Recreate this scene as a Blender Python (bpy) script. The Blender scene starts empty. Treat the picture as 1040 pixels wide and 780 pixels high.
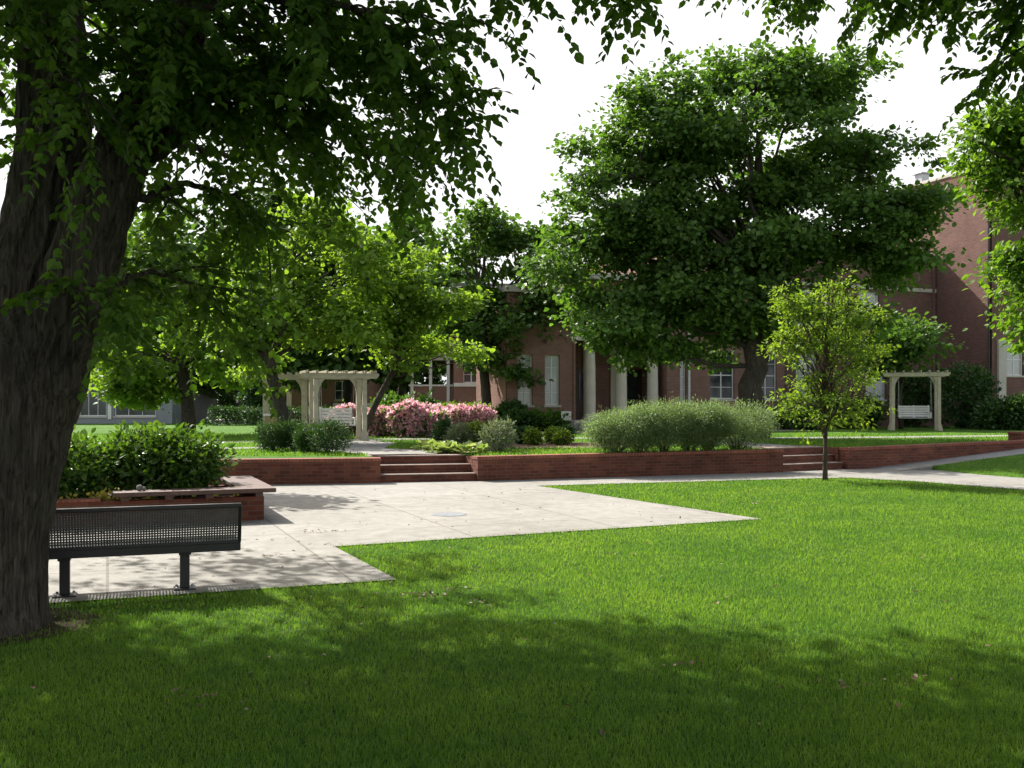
import bpy, bmesh, math, random
import numpy as np
from mathutils import Vector, Matrix
from math import radians, sin, cos, pi, atan2

SC = bpy.context.scene
COL = SC.collection
F = 1000.0; EYE = 1.6; HOR = 412.0; CX = 520.0
U = np.array([0.925, 0.38]); U = U / np.linalg.norm(U)       # campus grid: along the walls
W = np.array([-U[1], U[0]])                                  # ... and away from the camera
GRID = atan2(U[1], U[0])

def P(px, py, Y):
    return np.array([(px - CX) / F * Y, Y, EYE + (HOR - py) / F * Y])
def G(px, py, z=0.0):
    Y = F * (EYE - z) / (py - HOR)
    return np.array([(px - CX) / F * Y, Y])
def tz(Y):
    return 0.52 + 0.003 * np.clip(np.asarray(Y, float) - 22.0, 0, 40)
def T(px, Y):
    return np.array([(px - CX) / F * Y, Y, float(tz(Y))])

# ------------------------------------------------------------------ tagging
def tag(o, label=None, cat=None, group=None, kind=None):
    if label: o['label'] = label
    if cat: o['category'] = cat
    if group: o['group'] = group
    if kind: o['kind'] = kind
    return o
def thing(name, label, cat, loc=(0, 0, 0), rz=0.0, group=None):
    o = bpy.data.objects.new(name, None); COL.objects.link(o)
    o.location = tuple(float(v) for v in loc); o.rotation_euler = (0, 0, rz); o.empty_display_size = 0.2
    return tag(o, label, cat, group)
def copy_tree(o, parent=None):
    c = o.copy(); COL.objects.link(c)
    if parent is not None: c.parent = parent
    for ch in list(o.children): copy_tree(ch, c)
    return c

# ------------------------------------------------------------------ mesh builder
class MB:
    def __init__(s): s.V = []; s.Fs = []; s.n = 0
    def add(s, V, faces):
        V = np.asarray(V, float).reshape(-1, 3)
        s.V.append(V)
        if isinstance(faces, np.ndarray): s.Fs.append(faces.astype(np.int64) + s.n)
        else:
            by = {}
            for f in faces: by.setdefault(len(f), []).append(f)
            for k, fl in by.items(): s.Fs.append(np.array(fl, np.int64) + s.n)
        s.n += len(V); return s
    def box(s, x0, x1, y0, y1, z0, z1):
        V = [(x0,y0,z0),(x1,y0,z0),(x1,y1,z0),(x0,y1,z0),(x0,y0,z1),(x1,y0,z1),(x1,y1,z1),(x0,y1,z1)]
        return s.add(V, [(0,3,2,1),(4,5,6,7),(0,1,5,4),(1,2,6,5),(2,3,7,6),(3,0,4,7)])
    def bar(s, p, q, w, h, up=(0, 0, 1)):
        p, q = np.array(p, float), np.array(q, float); d = q - p; d /= np.linalg.norm(d)
        up = np.array(up, float)
        if abs(d @ up) > 0.98: up = np.array([0, 1.0, 0])
        a = np.cross(d, up); a /= np.linalg.norm(a); b = np.cross(a, d)
        V = [e + a*sx*w/2 + b*sy*h/2 for e in (p, q) for sx, sy in ((-1,-1),(1,-1),(1,1),(-1,1))]
        return s.add(V, [(0,1,2,3),(7,6,5,4),(0,4,5,1),(1,5,6,2),(2,6,7,3),(3,7,4,0)])
    def tube(s, pts, rad, n=7, caps=True):
        pts = np.asarray(pts, float); m = len(pts); rad = np.broadcast_to(np.asarray(rad, float), (m,))
        d = np.gradient(pts, axis=0); d /= np.linalg.norm(d, axis=1)[:, None] + 1e-9
        ref = np.array([1.0, 0, 0]) if abs(d[0, 0]) < 0.8 else np.array([0, 1.0, 0])
        a = ref - d[0] * (ref @ d[0]); a /= np.linalg.norm(a)
        ang = np.arange(n) * 2 * pi / n; V = []
        for i in range(m):
            a = a - d[i] * (a @ d[i]); a /= np.linalg.norm(a) + 1e-9
            b = np.cross(d[i], a)
            V.append(pts[i] + rad[i] * (np.cos(ang)[:, None] * a + np.sin(ang)[:, None] * b))
        V = np.concatenate(V)
        i, j = np.meshgrid(np.arange(m - 1), np.arange(n), indexing='ij'); i = i.ravel(); j = j.ravel(); k = (j + 1) % n
        f = np.stack([i*n + j, i*n + k, (i+1)*n + k, (i+1)*n + j], 1)
        faces = [tuple(r) for r in f]
        if caps: faces += [tuple(range(n - 1, -1, -1)), tuple((m - 1) * n + q for q in range(n))]
        return s.add(V, faces)
    def lathe(s, prof, n=20, c=(0, 0, 0)):
        m = len(prof); V = []; c = np.array(c, float)
        for r, z in prof:
            for q in range(n): V.append((c[0] + r*cos(2*pi*q/n), c[1] + r*sin(2*pi*q/n), c[2] + z))
        faces = [(i*n + j, i*n + (j+1) % n, (i+1)*n + (j+1) % n, (i+1)*n + j) for i in range(m-1) for j in range(n)]
        faces += [tuple(range(n-1, -1, -1)), tuple((m-1)*n + q for q in range(n))]
        return s.add(V, faces)
    def prism(s, poly, z0, z1):
        poly = np.asarray(poly, float); n = len(poly)
        if np.sum(poly[:,0]*np.roll(poly[:,1],-1) - np.roll(poly[:,0],-1)*poly[:,1]) < 0: poly = poly[::-1]
        z0 = np.broadcast_to(z0, (n,)); z1 = np.broadcast_to(z1, (n,))
        V = np.concatenate([np.c_[poly, z0], np.c_[poly, z1]])
        f = [tuple(range(n-1, -1, -1)), tuple(range(n, 2*n))] + [(i, (i+1) % n, n + (i+1) % n, n + i) for i in range(n)]
        return s.add(V, f)
    def extr(s, poly, y0, y1):                                 # outline in x-z, thickness along y
        n = len(poly); V = [(x, y0, z) for x, z in poly] + [(x, y1, z) for x, z in poly]
        f = [tuple(range(n)), tuple(range(2*n-1, n-1, -1))] + [(i, n + i, n + (i+1) % n, (i+1) % n) for i in range(n)]
        return s.add(V, f)
    def build(s, name, mat, parent=None, smooth=False, bevel=0.0, world=False):
        V = np.concatenate(s.V) if s.V else np.zeros((0, 3))
        if world and parent is not None:
            M = Matrix.Translation(parent.location) @ parent.rotation_euler.to_matrix().to_4x4()
            Mi = np.array(M.inverted()); V = V @ Mi[:3, :3].T + Mi[:3, 3]
        me = bpy.data.meshes.new(name)
        nl = sum(f.size for f in s.Fs); nf = sum(len(f) for f in s.Fs)
        me.vertices.add(len(V)); me.vertices.foreach_set('co', V.astype(np.float32).ravel())
        me.loops.add(nl); me.polygons.add(nf)
        me.loops.foreach_set('vertex_index', np.concatenate([f.ravel() for f in s.Fs]).astype(np.int32))
        tot = np.concatenate([np.full(len(f), f.shape[1]) for f in s.Fs]).astype(np.int32)
        st = np.concatenate([[0], np.cumsum(tot)[:-1]]).astype(np.int32)
        me.polygons.foreach_set('loop_start', st)
        try: me.polygons.foreach_set('loop_total', tot)
        except Exception: pass
        me.polygons.foreach_set('use_smooth', np.full(nf, bool(smooth)))
        me.update(calc_edges=True); me.validate()
        me.materials.append(mat)
        o = bpy.data.objects.new(name, me); COL.objects.link(o)
        if parent is not None: o.parent = parent
        if bevel:
            b = o.modifiers.new('bevel', 'BEVEL'); b.width = bevel; b.segments = 2; b.limit_method = 'ANGLE'; b.angle_limit = radians(40)
        return o

# ------------------------------------------------------------------ materials
def nmat(name):
    m = bpy.data.materials.new(name); m.use_nodes = True
    nt = m.node_tree; nt.nodes.clear()
    out = nt.nodes.new('ShaderNodeOutputMaterial')
    return m, nt, out
def N(nt, t, **kw):
    n = nt.nodes.new(t)
    for k, v in kw.items():
        if k.startswith('i_'):
            key = k[2:].replace('_', ' ')
            if key.isdigit(): key = int(key)
            n.inputs[key].default_value = v
        else: setattr(n, k, v)
    return n
def ramp(nt, stops, fac=None):
    r = nt.nodes.new('ShaderNodeValToRGB'); e = r.color_ramp.elements
    while len(e) < len(stops): e.new(0.5)
    for el, (p, c) in zip(e, stops):
        el.position = p; el.color = (*c, 1) if len(c) == 3 else c
    if fac is not None: nt.links.new(fac, r.inputs[0])
    return r
def noise(nt, scale, detail=4, rough=0.55, vec=None, dist=0.0):
    n = N(nt, 'ShaderNodeTexNoise'); n.inputs['Scale'].default_value = scale
    n.inputs['Detail'].default_value = detail; n.inputs['Roughness'].default_value = rough; n.inputs['Distortion'].default_value = dist
    if vec is not None: nt.links.new(vec, n.inputs['Vector'])
    return n
def coords(nt, scale=(1, 1, 1), rot=(0, 0, 0), kind='Object'):
    tc = N(nt, 'ShaderNodeTexCoord'); mp = N(nt, 'ShaderNodeMapping')
    mp.inputs['Scale'].default_value = scale; mp.inputs['Rotation'].default_value = rot
    nt.links.new(tc.outputs[kind], mp.inputs[0]); return mp.outputs[0]
def mixc(nt, fac, a, b, mode='MIX'):
    m = N(nt, 'ShaderNodeMix', data_type='RGBA', blend_type=mode)
    for sock, v in ((0, fac), (6, a), (7, b)):
        if hasattr(v, 'is_linked'): nt.links.new(v, m.inputs[sock])
        elif isinstance(v, (int, float)): m.inputs[sock].default_value = v
        else: m.inputs[sock].default_value = (*v, 1)
    return m.outputs[2]
def principled(nt, out, col, rough=0.8, spec=0.3, bump=None, bstr=0.3, bdist=0.02, metal=0.0):
    b = N(nt, 'ShaderNodeBsdfPrincipled'); nt.links.new(b.outputs[0], out.inputs[0])
    if hasattr(col, 'is_linked'): nt.links.new(col, b.inputs['Base Color'])
    else: b.inputs['Base Color'].default_value = (*col, 1)
    if hasattr(rough, 'is_linked'): nt.links.new(rough, b.inputs['Roughness'])
    else: b.inputs['Roughness'].default_value = rough
    b.inputs['Specular IOR Level'].default_value = spec; b.inputs['Metallic'].default_value = metal
    if bump is not None:
        bp = N(nt, 'ShaderNodeBump'); bp.inputs['Strength'].default_value = bstr; bp.inputs['Distance'].default_value = bdist
        nt.links.new(bump, bp.inputs['Height']); nt.links.new(bp.outputs[0], b.inputs['Normal'])
    return b
def plain(name, col, rough=0.6, spec=0.3, var=0.25, scale=6.0, metal=0.0, bstr=0.15):
    m, nt, out = nmat(name); v = coords(nt)
    n = noise(nt, scale, 6, 0.65, v)
    lo = tuple(c * (1 - var) for c in col); hi = tuple(min(1, c * (1 + var)) for c in col)
    r = ramp(nt, [(0.3, lo), (0.7, hi)], n.outputs[0])
    n2 = noise(nt, scale * 9, 3, 0.6, v)
    principled(nt, out, r.outputs[0], rough, spec, n2.outputs[0], bstr, 0.004, metal)
    return m
def leafmat(name, stops, trans=0.38, tint=(1.5, 1.5, 0.55), rough=0.5, spec=0.25, big=None):
    m, nt, out = nmat(name)
    g = N(nt, 'ShaderNodeNewGeometry')
    k = len(stops); r = ramp(nt, [(i / max(1, k - 1), c) for i, c in enumerate(stops)], g.outputs['Random Per Island'])
    col = r.outputs[0]
    if big:
        n = noise(nt, big[0], 3, 0.5, coords(nt))
        rr = ramp(nt, [(0.35, big[1]), (0.65, big[2])], n.outputs[0])
        col = mixc(nt, 1.0, col, rr.outputs[0], 'MULTIPLY')
        n2 = noise(nt, big[0] * 6, 4, 0.6, coords(nt))
        r2 = ramp(nt, [(0.34, (0.80, 0.86, 0.9)), (0.5, (1, 1, 1)), (0.70, (1.16, 1.08, 1.1))], n2.outputs[0])
        col = mixc(nt, 1.0, col, r2.outputs[0], 'MULTIPLY')
    b = N(nt, 'ShaderNodeBsdfPrincipled'); nt.links.new(col, b.inputs['Base Color'])
    b.inputs['Roughness'].default_value = rough; b.inputs['Specular IOR Level'].default_value = spec
    t = N(nt, 'ShaderNodeBsdfTranslucent'); tc = mixc(nt, 1.0, col, tint, 'MULTIPLY'); nt.links.new(tc, t.inputs[0])
    mx = N(nt, 'ShaderNodeMixShader'); mx.inputs[0].default_value = trans
    nt.links.new(b.outputs[0], mx.inputs[1]); nt.links.new(t.outputs[0], mx.inputs[2]); nt.links.new(mx.outputs[0], out.inputs[0])
    return m
def brick(name, c1, c2, mortar, scale=1.0, rowlock=False, dirt=0.35):
    m, nt, out = nmat(name)
    tc = N(nt, 'ShaderNodeTexCoord'); sep = N(nt, 'ShaderNodeSeparateXYZ'); nt.links.new(tc.outputs['Object'], sep.inputs[0])
    ad = N(nt, 'ShaderNodeMath', operation='ADD'); nt.links.new(sep.outputs[0], ad.inputs[0]); nt.links.new(sep.outputs[1], ad.inputs[1])
    cb = N(nt, 'ShaderNodeCombineXYZ'); nt.links.new(ad.outputs[0], cb.inputs[0]); nt.links.new(sep.outputs[2], cb.inputs[1])
    bt = N(nt, 'ShaderNodeTexBrick'); nt.links.new(cb.outputs[0], bt.inputs['Vector'])
    bt.inputs['Color1'].default_value = (*c1, 1); bt.inputs['Color2'].default_value = (*c2, 1); bt.inputs['Mortar'].default_value = (*mortar, 1)
    bt.inputs['Scale'].default_value = scale; bt.inputs['Brick Width'].default_value = 0.215; bt.inputs['Row Height'].default_value = 0.072
    bt.inputs['Mortar Size'].default_value = 0.008; bt.inputs['Mortar Smooth'].default_value = 0.3; bt.inputs['Bias'].default_value = 0.0
    if rowlock: bt.inputs['Brick Width'].default_value = 0.072; bt.inputs['Row Height'].default_value = 0.4
    n = noise(nt, 1.3, 6, 0.65, tc.outputs['Object'])
    rr = ramp(nt, [(0.3, (1 - dirt,) * 3), (0.7, (1 + dirt * 0.5,) * 3)], n.outputs[0])
    col = mixc(nt, 1.0, bt.outputs[0], rr.outputs[0], 'MULTIPLY')
    n2 = noise(nt, 40, 3, 0.6, tc.outputs['Object'])
    hm = N(nt, 'ShaderNodeMath', operation='MULTIPLY_ADD'); nt.links.new(n2.outputs[0], hm.inputs[0]); hm.inputs[1].default_value = 0.3
    inv = N(nt, 'ShaderNodeMath', operation='SUBTRACT'); inv.inputs[0].default_value = 1.0; nt.links.new(bt.outputs['Fac'], inv.inputs[1])
    nt.links.new(inv.outputs[0], hm.inputs[2])
    principled(nt, out, col, 0.85, 0.2, hm.outputs[0], 0.5, 0.006)
    return m

M = {}
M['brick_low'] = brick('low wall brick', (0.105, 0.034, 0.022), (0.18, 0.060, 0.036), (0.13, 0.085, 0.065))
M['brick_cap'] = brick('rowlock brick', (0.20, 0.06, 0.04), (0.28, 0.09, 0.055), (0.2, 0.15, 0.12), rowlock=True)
M['brick_hall'] = brick('hall brick', (0.195, 0.098, 0.075), (0.24, 0.125, 0.095), (0.23, 0.175, 0.145), dirt=0.2)  # paler than the block brick, standing in for light bounced off the paving
M['brick_dark'] = brick('block brick', (0.122, 0.060, 0.050), (0.158, 0.081, 0.066), (0.155, 0.112, 0.095), dirt=0.2)  # darker brick, shade on the right end of the hall put into its colour
M['trim'] = plain('pale stone trim', (0.42, 0.39, 0.34), 0.7, 0.2, 0.12, 2.0)
M['tread'] = plain('worn step nosing', (0.24, 0.18, 0.15), 0.8, 0.2, 0.25, 5.0)
M['mesh'] = plain('grey coated wire mesh', (0.055, 0.055, 0.055), 0.4, 0.45, 0.3, 10.0)  # lighter than the frame steel so the mesh reads grey
M['white'] = plain('white paint', (0.62, 0.61, 0.58), 0.45, 0.3, 0.08, 3.0)
M['column'] = plain('painted column', (0.56, 0.51, 0.42), 0.55, 0.3, 0.1, 2.0)
M['arbor'] = plain('cream painted timber', (0.40, 0.36, 0.27), 0.6, 0.25, 0.18, 5.0)
M['siding'] = plain('grey siding', (0.22, 0.23, 0.24), 0.7, 0.2, 0.1, 1.0)
M['roof'] = plain('flat roof felt', (0.09, 0.09, 0.09), 0.9, 0.2)
M['doorwood'] = plain('dark door paint', (0.05, 0.025, 0.02), 0.4, 0.3)
M['metal'] = plain('black coated steel', (0.018, 0.018, 0.02), 0.38, 0.45, 0.2, 8.0)
M['galv'] = plain('grey galvanised metal', (0.32, 0.33, 0.35), 0.45, 0.5, 0.15, 6.0, 0.6)
M['slab'] = plain('weathered red brown plank', (0.095, 0.056, 0.048), 0.6, 0.3, 0.3, 7.0)
M['bin'] = plain('tan bin panel', (0.33, 0.25, 0.16), 0.7, 0.2)
M['stone'] = plain('grey stone', (0.15, 0.145, 0.13), 0.8, 0.2, 0.4, 30)
M['soil'] = plain('soil', (0.045, 0.03, 0.02), 0.95, 0.1, 0.4, 12, bstr=0.6)
M['mulch'] = plain('bark mulch', (0.15, 0.095, 0.065), 0.95, 0.1, 0.5, 18, bstr=0.8)
M['deadleaf'] = leafmat('dead leaves', [(0.09, 0.05, 0.03), (0.17, 0.11, 0.06), (0.25, 0.18, 0.11)], 0.15, (1.1, 1.0, .8))
def glassmat():
    m, nt, out = nmat('window glass')
    n = noise(nt, 0.9, 2, 0.5, coords(nt))
    r = ramp(nt, [(0.35, (0.012, 0.016, 0.018)), (0.65, (0.05, 0.06, 0.065))], n.outputs[0])
    principled(nt, out, r.outputs[0], 0.10, 0.45, n.outputs[0], 0.05, 0.01); return m
M['glass'] = glassmat()
def blindmat():
    m, nt, out = nmat('window blind behind glass')
    w = N(nt, 'ShaderNodeTexWave', wave_type='BANDS', bands_direction='Z'); w.inputs['Scale'].default_value = 9
    nt.links.new(coords(nt), w.inputs[0])
    r = ramp(nt, [(0.0, (0.25, 0.27, 0.27)), (1.0, (0.42, 0.43, 0.41))], w.outputs[0])
    principled(nt, out, r.outputs[0], 0.12, 0.7); return m
M['blind'] = blindmat()
def barkmat(name, lo, hi, sx=14, sz=1.6, bstr=0.9):
    m, nt, out = nmat(name); v = coords(nt, (sx, sx, sz))
    n = noise(nt, 1.0, 8, 0.65, v, 0.6); n2 = noise(nt, 3.2, 5, 0.6, coords(nt, (1, 1, .4)))
    r = ramp(nt, [(0.32, lo), (0.68, hi)], n.outputs[0])
    rr = ramp(nt, [(0.35, (0.7, 0.72, 0.7)), (0.7, (1.15, 1.1, 1.05))], n2.outputs[0])
    principled(nt, out, mixc(nt, 1.0, r.outputs[0], rr.outputs[0], 'MULTIPLY'), 0.92, 0.12, n.outputs[0], bstr, 0.03); return m
M['bark'] = barkmat('furrowed bark', (0.014, 0.012, 0.010), (0.105, 0.094, 0.078), 46, 3.2, 1.0)
M['bark2'] = barkmat('smooth bark', (0.05, 0.038, 0.028), (0.13, 0.10, 0.075), 20, 3)
def concretemat():
    m, nt, out = nmat('concrete paving')
    v = coords(nt, (1, 1, 1), (0, 0, -GRID))
    n1 = noise(nt, 0.55, 5, 0.6, v); n2 = noise(nt, 5, 6, 0.7, v); n3 = noise(nt, 60, 4, 0.7, v)
    r1 = ramp(nt, [(0.3, (0.232, 0.222, 0.200)), (0.7, (0.292, 0.280, 0.254))], n1.outputs[0])
    r2 = ramp(nt, [(0.3, (0.74, 0.73, 0.71)), (0.65, (1.05, 1.05, 1.05))], n2.outputs[0])
    c = mixc(nt, 1.0, r1.outputs[0], r2.outputs[0], 'MULTIPLY')
    r3 = ramp(nt, [(0.3, (0.86,) * 3), (0.7, (1.06,) * 3)], n3.outputs[0])
    c = mixc(nt, 1.0, c, r3.outputs[0], 'MULTIPLY')
    n4 = noise(nt, 0.28, 4, 0.6, v); r4 = ramp(nt, [(0.50, (1, 1, 1)), (0.70, (0.72, 0.71, 0.69))], n4.outputs[0])
    c = mixc(nt, 1.0, c, r4.outputs[0], 'MULTIPLY')
    bt = N(nt, 'ShaderNodeTexBrick'); nt.links.new(v, bt.inputs[0]); bt.offset = 0.0
    bt.inputs['Color1'].default_value = (1, 1, 1, 1); bt.inputs['Color2'].default_value = (.95, .95, .94, 1); bt.inputs['Mortar'].default_value = (.62, .6, .56, 1)
    bt.inputs['Scale'].default_value = 1; bt.inputs['Brick Width'].default_value = 2.05; bt.inputs['Row Height'].default_value = 2.05; bt.inputs['Mortar Size'].default_value = 0.014
    c = mixc(nt, 1.0, c, bt.outputs[0], 'MULTIPLY')
    principled(nt, out, c, 0.85, 0.2, n3.outputs[0], 0.25, 0.003); return m
M['concrete'] = concretemat()
def lawnmat(name, near=True):
    m, nt, out = nmat(name); v = coords(nt)
    n1 = noise(nt, 0.45, 5, 0.6, v); n2 = noise(nt, 7, 6, 0.7, v); n3 = noise(nt, 45, 4, 0.75, v)
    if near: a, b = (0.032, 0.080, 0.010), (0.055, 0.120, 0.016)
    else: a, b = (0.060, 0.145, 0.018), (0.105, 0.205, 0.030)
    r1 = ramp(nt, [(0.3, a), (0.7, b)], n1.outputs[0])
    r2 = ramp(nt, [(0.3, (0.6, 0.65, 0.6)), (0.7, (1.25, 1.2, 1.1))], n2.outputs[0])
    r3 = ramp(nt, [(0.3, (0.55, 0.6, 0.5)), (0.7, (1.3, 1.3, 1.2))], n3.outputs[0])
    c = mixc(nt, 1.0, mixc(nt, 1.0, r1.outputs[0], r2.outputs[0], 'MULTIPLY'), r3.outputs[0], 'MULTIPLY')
    principled(nt, out, c, 0.9, 0.1, n3.outputs[0], 0.9, 0.05); return m
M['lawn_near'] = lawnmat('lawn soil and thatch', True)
M['lawn_far'] = lawnmat('distant lawn', False)
M['blade'] = leafmat('grass blades', [(0.076, 0.165, 0.022), (0.098, 0.195, 0.028), (0.126, 0.226, 0.038), (0.18, 0.268, 0.065)], 0.52, (1.4, 1.5, 0.55), 0.5, 0.2,
                     big=(0.7, (0.78, 0.86, 0.85), (1.22, 1.12, 1.0)))
M['leaf_fg'] = leafmat('foreground leaves', [(0.032, 0.070, 0.012), (0.050, 0.102, 0.015), (0.072, 0.135, 0.021)], 0.45, (1.7, 1.8, 0.45), 0.55, 0.2)
M['leaf_maple'] = leafmat('dark maple leaves', [(0.048, 0.102, 0.022), (0.076, 0.145, 0.030), (0.115, 0.20, 0.045)], 0.45, (1.35, 1.45, 0.5), 0.48, 0.25)
M['leaf_light'] = leafmat('light green leaves', [(0.10, 0.178, 0.026), (0.145, 0.24, 0.036), (0.20, 0.30, 0.06)], 0.52, (1.5, 1.5, 0.5), 0.5, 0.2)
M['leaf_young'] = leafmat('young tree leaves', [(0.10, 0.175, 0.024), (0.145, 0.23, 0.034), (0.21, 0.29, 0.055)], 0.5, (1.4, 1.4, 0.45), 0.5, 0.2)
M['leaf_mid'] = leafmat('mid green leaves', [(0.042, 0.092, 0.020), (0.066, 0.13, 0.026), (0.10, 0.175, 0.036)], 0.42, (1.45, 1.5, 0.55))
M['leaf_right'] = leafmat('bright green leaves', [(0.065, 0.14, 0.018), (0.10, 0.19, 0.024), (0.15, 0.25, 0.036)], 0.48, (1.5, 1.5, 0.5))
M['leaf_dark'] = leafmat('background foliage', [(0.034, 0.070, 0.018), (0.052, 0.10, 0.025), (0.075, 0.135, 0.034)], 0.35, (1.3, 1.4, 0.6))
M['leaf_willow'] = leafmat('grey green shrub leaves', [(0.11, 0.17, 0.060), (0.165, 0.235, 0.09), (0.24, 0.31, 0.14)], 0.42, (1.2, 1.25, 0.8))
M['leaf_grey'] = leafmat('silvery shrub leaves', [(0.09, 0.13, 0.06), (0.15, 0.19, 0.10), (0.24, 0.27, 0.17)], 0.3, (1.2, 1.2, 0.8))
M['leaf_hedge'] = leafmat('planter shrub leaves', [(0.034, 0.082, 0.013), (0.058, 0.125, 0.017), (0.095, 0.175, 0.025)], 0.38, (1.45, 1.4, 0.5), 0.35, 0.45)
M['leaf_yew'] = leafmat('dark yew leaves', [(0.022, 0.055, 0.016), (0.034, 0.08, 0.02), (0.05, 0.105, 0.026)], 0.25)
M['leaf_box'] = leafmat('bright box leaves', [(0.08, 0.14, 0.02), (0.13, 0.20, 0.028), (0.18, 0.25, 0.04)], 0.38)
M['leaf_hosta'] = leafmat('hosta leaves', [(0.17, 0.26, 0.06), (0.25, 0.33, 0.10), (0.36, 0.40, 0.18)], 0.35, (1.25, 1.25, 0.7))
M['blossom'] = leafmat('pink petals', [(0.66, 0.33, 0.40), (0.76, 0.44, 0.52), (0.82, 0.58, 0.63), (0.68, 0.42, 0.42)], 0.42, (1.1, 1.0, 1.0), 0.6, 0.1)
M['flower_y'] = leafmat('yellow flowers', [(0.45, 0.38, 0.05), (0.55, 0.5, 0.12)], 0.3, (1.1, 1.1, .8))

# ------------------------------------------------------------------ foliage tools
def rnd_unit(r, n):
    v = r.normal(size=(n, 3)); return v / np.linalg.norm(v, axis=1)[:, None]
def unit(v): return v / (np.linalg.norm(v, axis=-1, keepdims=True) + 1e-9)
OVAL = (np.array([(0,0,0),(-.27,.28,.05),(-.23,.66,.02),(0,1,-.12),(.23,.66,.02),(.27,.28,.05)]), [(0,3,2,1),(0,5,4,3)])
BROAD = (np.array([(0,0,0),(-.46,.22,.02),(-.40,.62,.05),(0,1,-.08),(.40,.62,.05),(.46,.22,.02)]), [(0,3,2,1),(0,5,4,3)])
FGLEAF = (np.array([(0,0,0),(-.30,.20,.03),(-.34,.55,.04),(0,1,-.14),(.34,.55,.04),(.30,.20,.03)]), [(0,3,2,1),(0,5,4,3)])
SLIM = (np.array([(0,0,0),(-.13,.5,.02),(0,1,-.04),(.13,.5,.02)]), [(0,3,2,1)])
DIAM = (np.array([(0,0,0),(-.36,.48,.05),(0,1,-.08),(.36,.48,.05)]), [(0,3,2,1)])
def add_leaves(mb, p, size, axis, nrm, shape):
    tv, tf = shape; k = len(tv); n = len(p)
    axis = unit(axis); side = unit(np.cross(axis, nrm)); nn = np.cross(side, axis)
    V = (p[:, None, :] + size[:, None, None] * (tv[None, :, 0:1] * side[:, None] + tv[None, :, 1:2] * axis[:, None] + tv[None, :, 2:3] * nn[:, None])).reshape(-1, 3)
    off = (np.arange(n) * k)[:, None]
    fs = np.concatenate([np.array(f)[None] + off for f in tf])
    mb.add(V, fs)
def crown_clumps(r, lobes, n, lo=0.35, boughs=0, bsig=.22):
    """n clump centres inside ellipsoid lobes [(centre, radii, weight)], biased outward; with outward directions"""
    if boughs:
        bc, bd = crown_clumps(r, lobes, boughs, lo); rad = np.mean([np.mean(l[1]) for l in lobes]) * bsig
        k = r.integers(0, boughs, n)
        return bc[k] + r.normal(size=(n, 3)) * rad * np.array([1, 1, .55]) * r.uniform(.5, 1.3, boughs)[k][:, None], unit(bd[k] + r.normal(size=(n, 3)) * .4)
    w = np.array([l[2] * np.prod(l[1]) ** (2 / 3) for l in lobes]); idx = r.choice(len(lobes), n, p=w / w.sum())
    c = np.array([l[0] for l in lobes])[idx]; rad = np.array([l[1] for l in lobes])[idx]
    d = rnd_unit(r, n); rr = lo + (1 - lo) * r.random(n) ** 0.6
    return c + d * rad * rr[:, None], unit(d + np.array([0, 0, .15]))
def clump_leaves(r, cc, cd, per, sig, size, droop=0.35, flat=0.55, upw=0.8):
    n = len(cc) * per
    c = np.repeat(cc, per, 0); d = np.repeat(cd, per, 0)
    sg = np.repeat(sig * (0.6 + 0.8 * r.random(len(cc))), per)
    p = c + r.normal(size=(n, 3)) * sg[:, None] * np.array([1, 1, flat])
    nrm = unit(d * 0.5 + np.array([0, 0, upw]) + r.normal(size=(n, 3)) * 0.5)
    ax = unit(d * 0.6 + (p - c) / sg[:, None] * 0.5 - np.array([0, 0, droop]) + r.normal(size=(n, 3)) * 0.6)
    s = size * (0.5 + 1.0 * r.random(n))
    return p, s, ax, nrm
def curve(p0, p1, r, sag=0.0, wig=0.06, n=7):
    p0 = np.array(p0, float); p1 = np.array(p1, float); L = np.linalg.norm(p1 - p0)
    t = np.linspace(0, 1, n)[:, None]
    c = p0 + (p1 - p0) * t; mid = 4 * t * (1 - t)
    c = c + mid * np.array([0, 0, sag * L]) + mid * r.normal(size=(1, 3)) * wig * L
    c[1:-1] += r.normal(size=(n - 2, 3)) * wig * 0.25 * L
    return c
def poly_at(pts, s):
    pts = np.asarray(pts, float); d = np.r_[0, np.cumsum(np.linalg.norm(np.diff(pts, axis=0), axis=1))]
    s = np.asarray(s) * d[-1]
    return np.stack([np.interp(s, d, pts[:, k]) for k in range(3)], -1)

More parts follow.
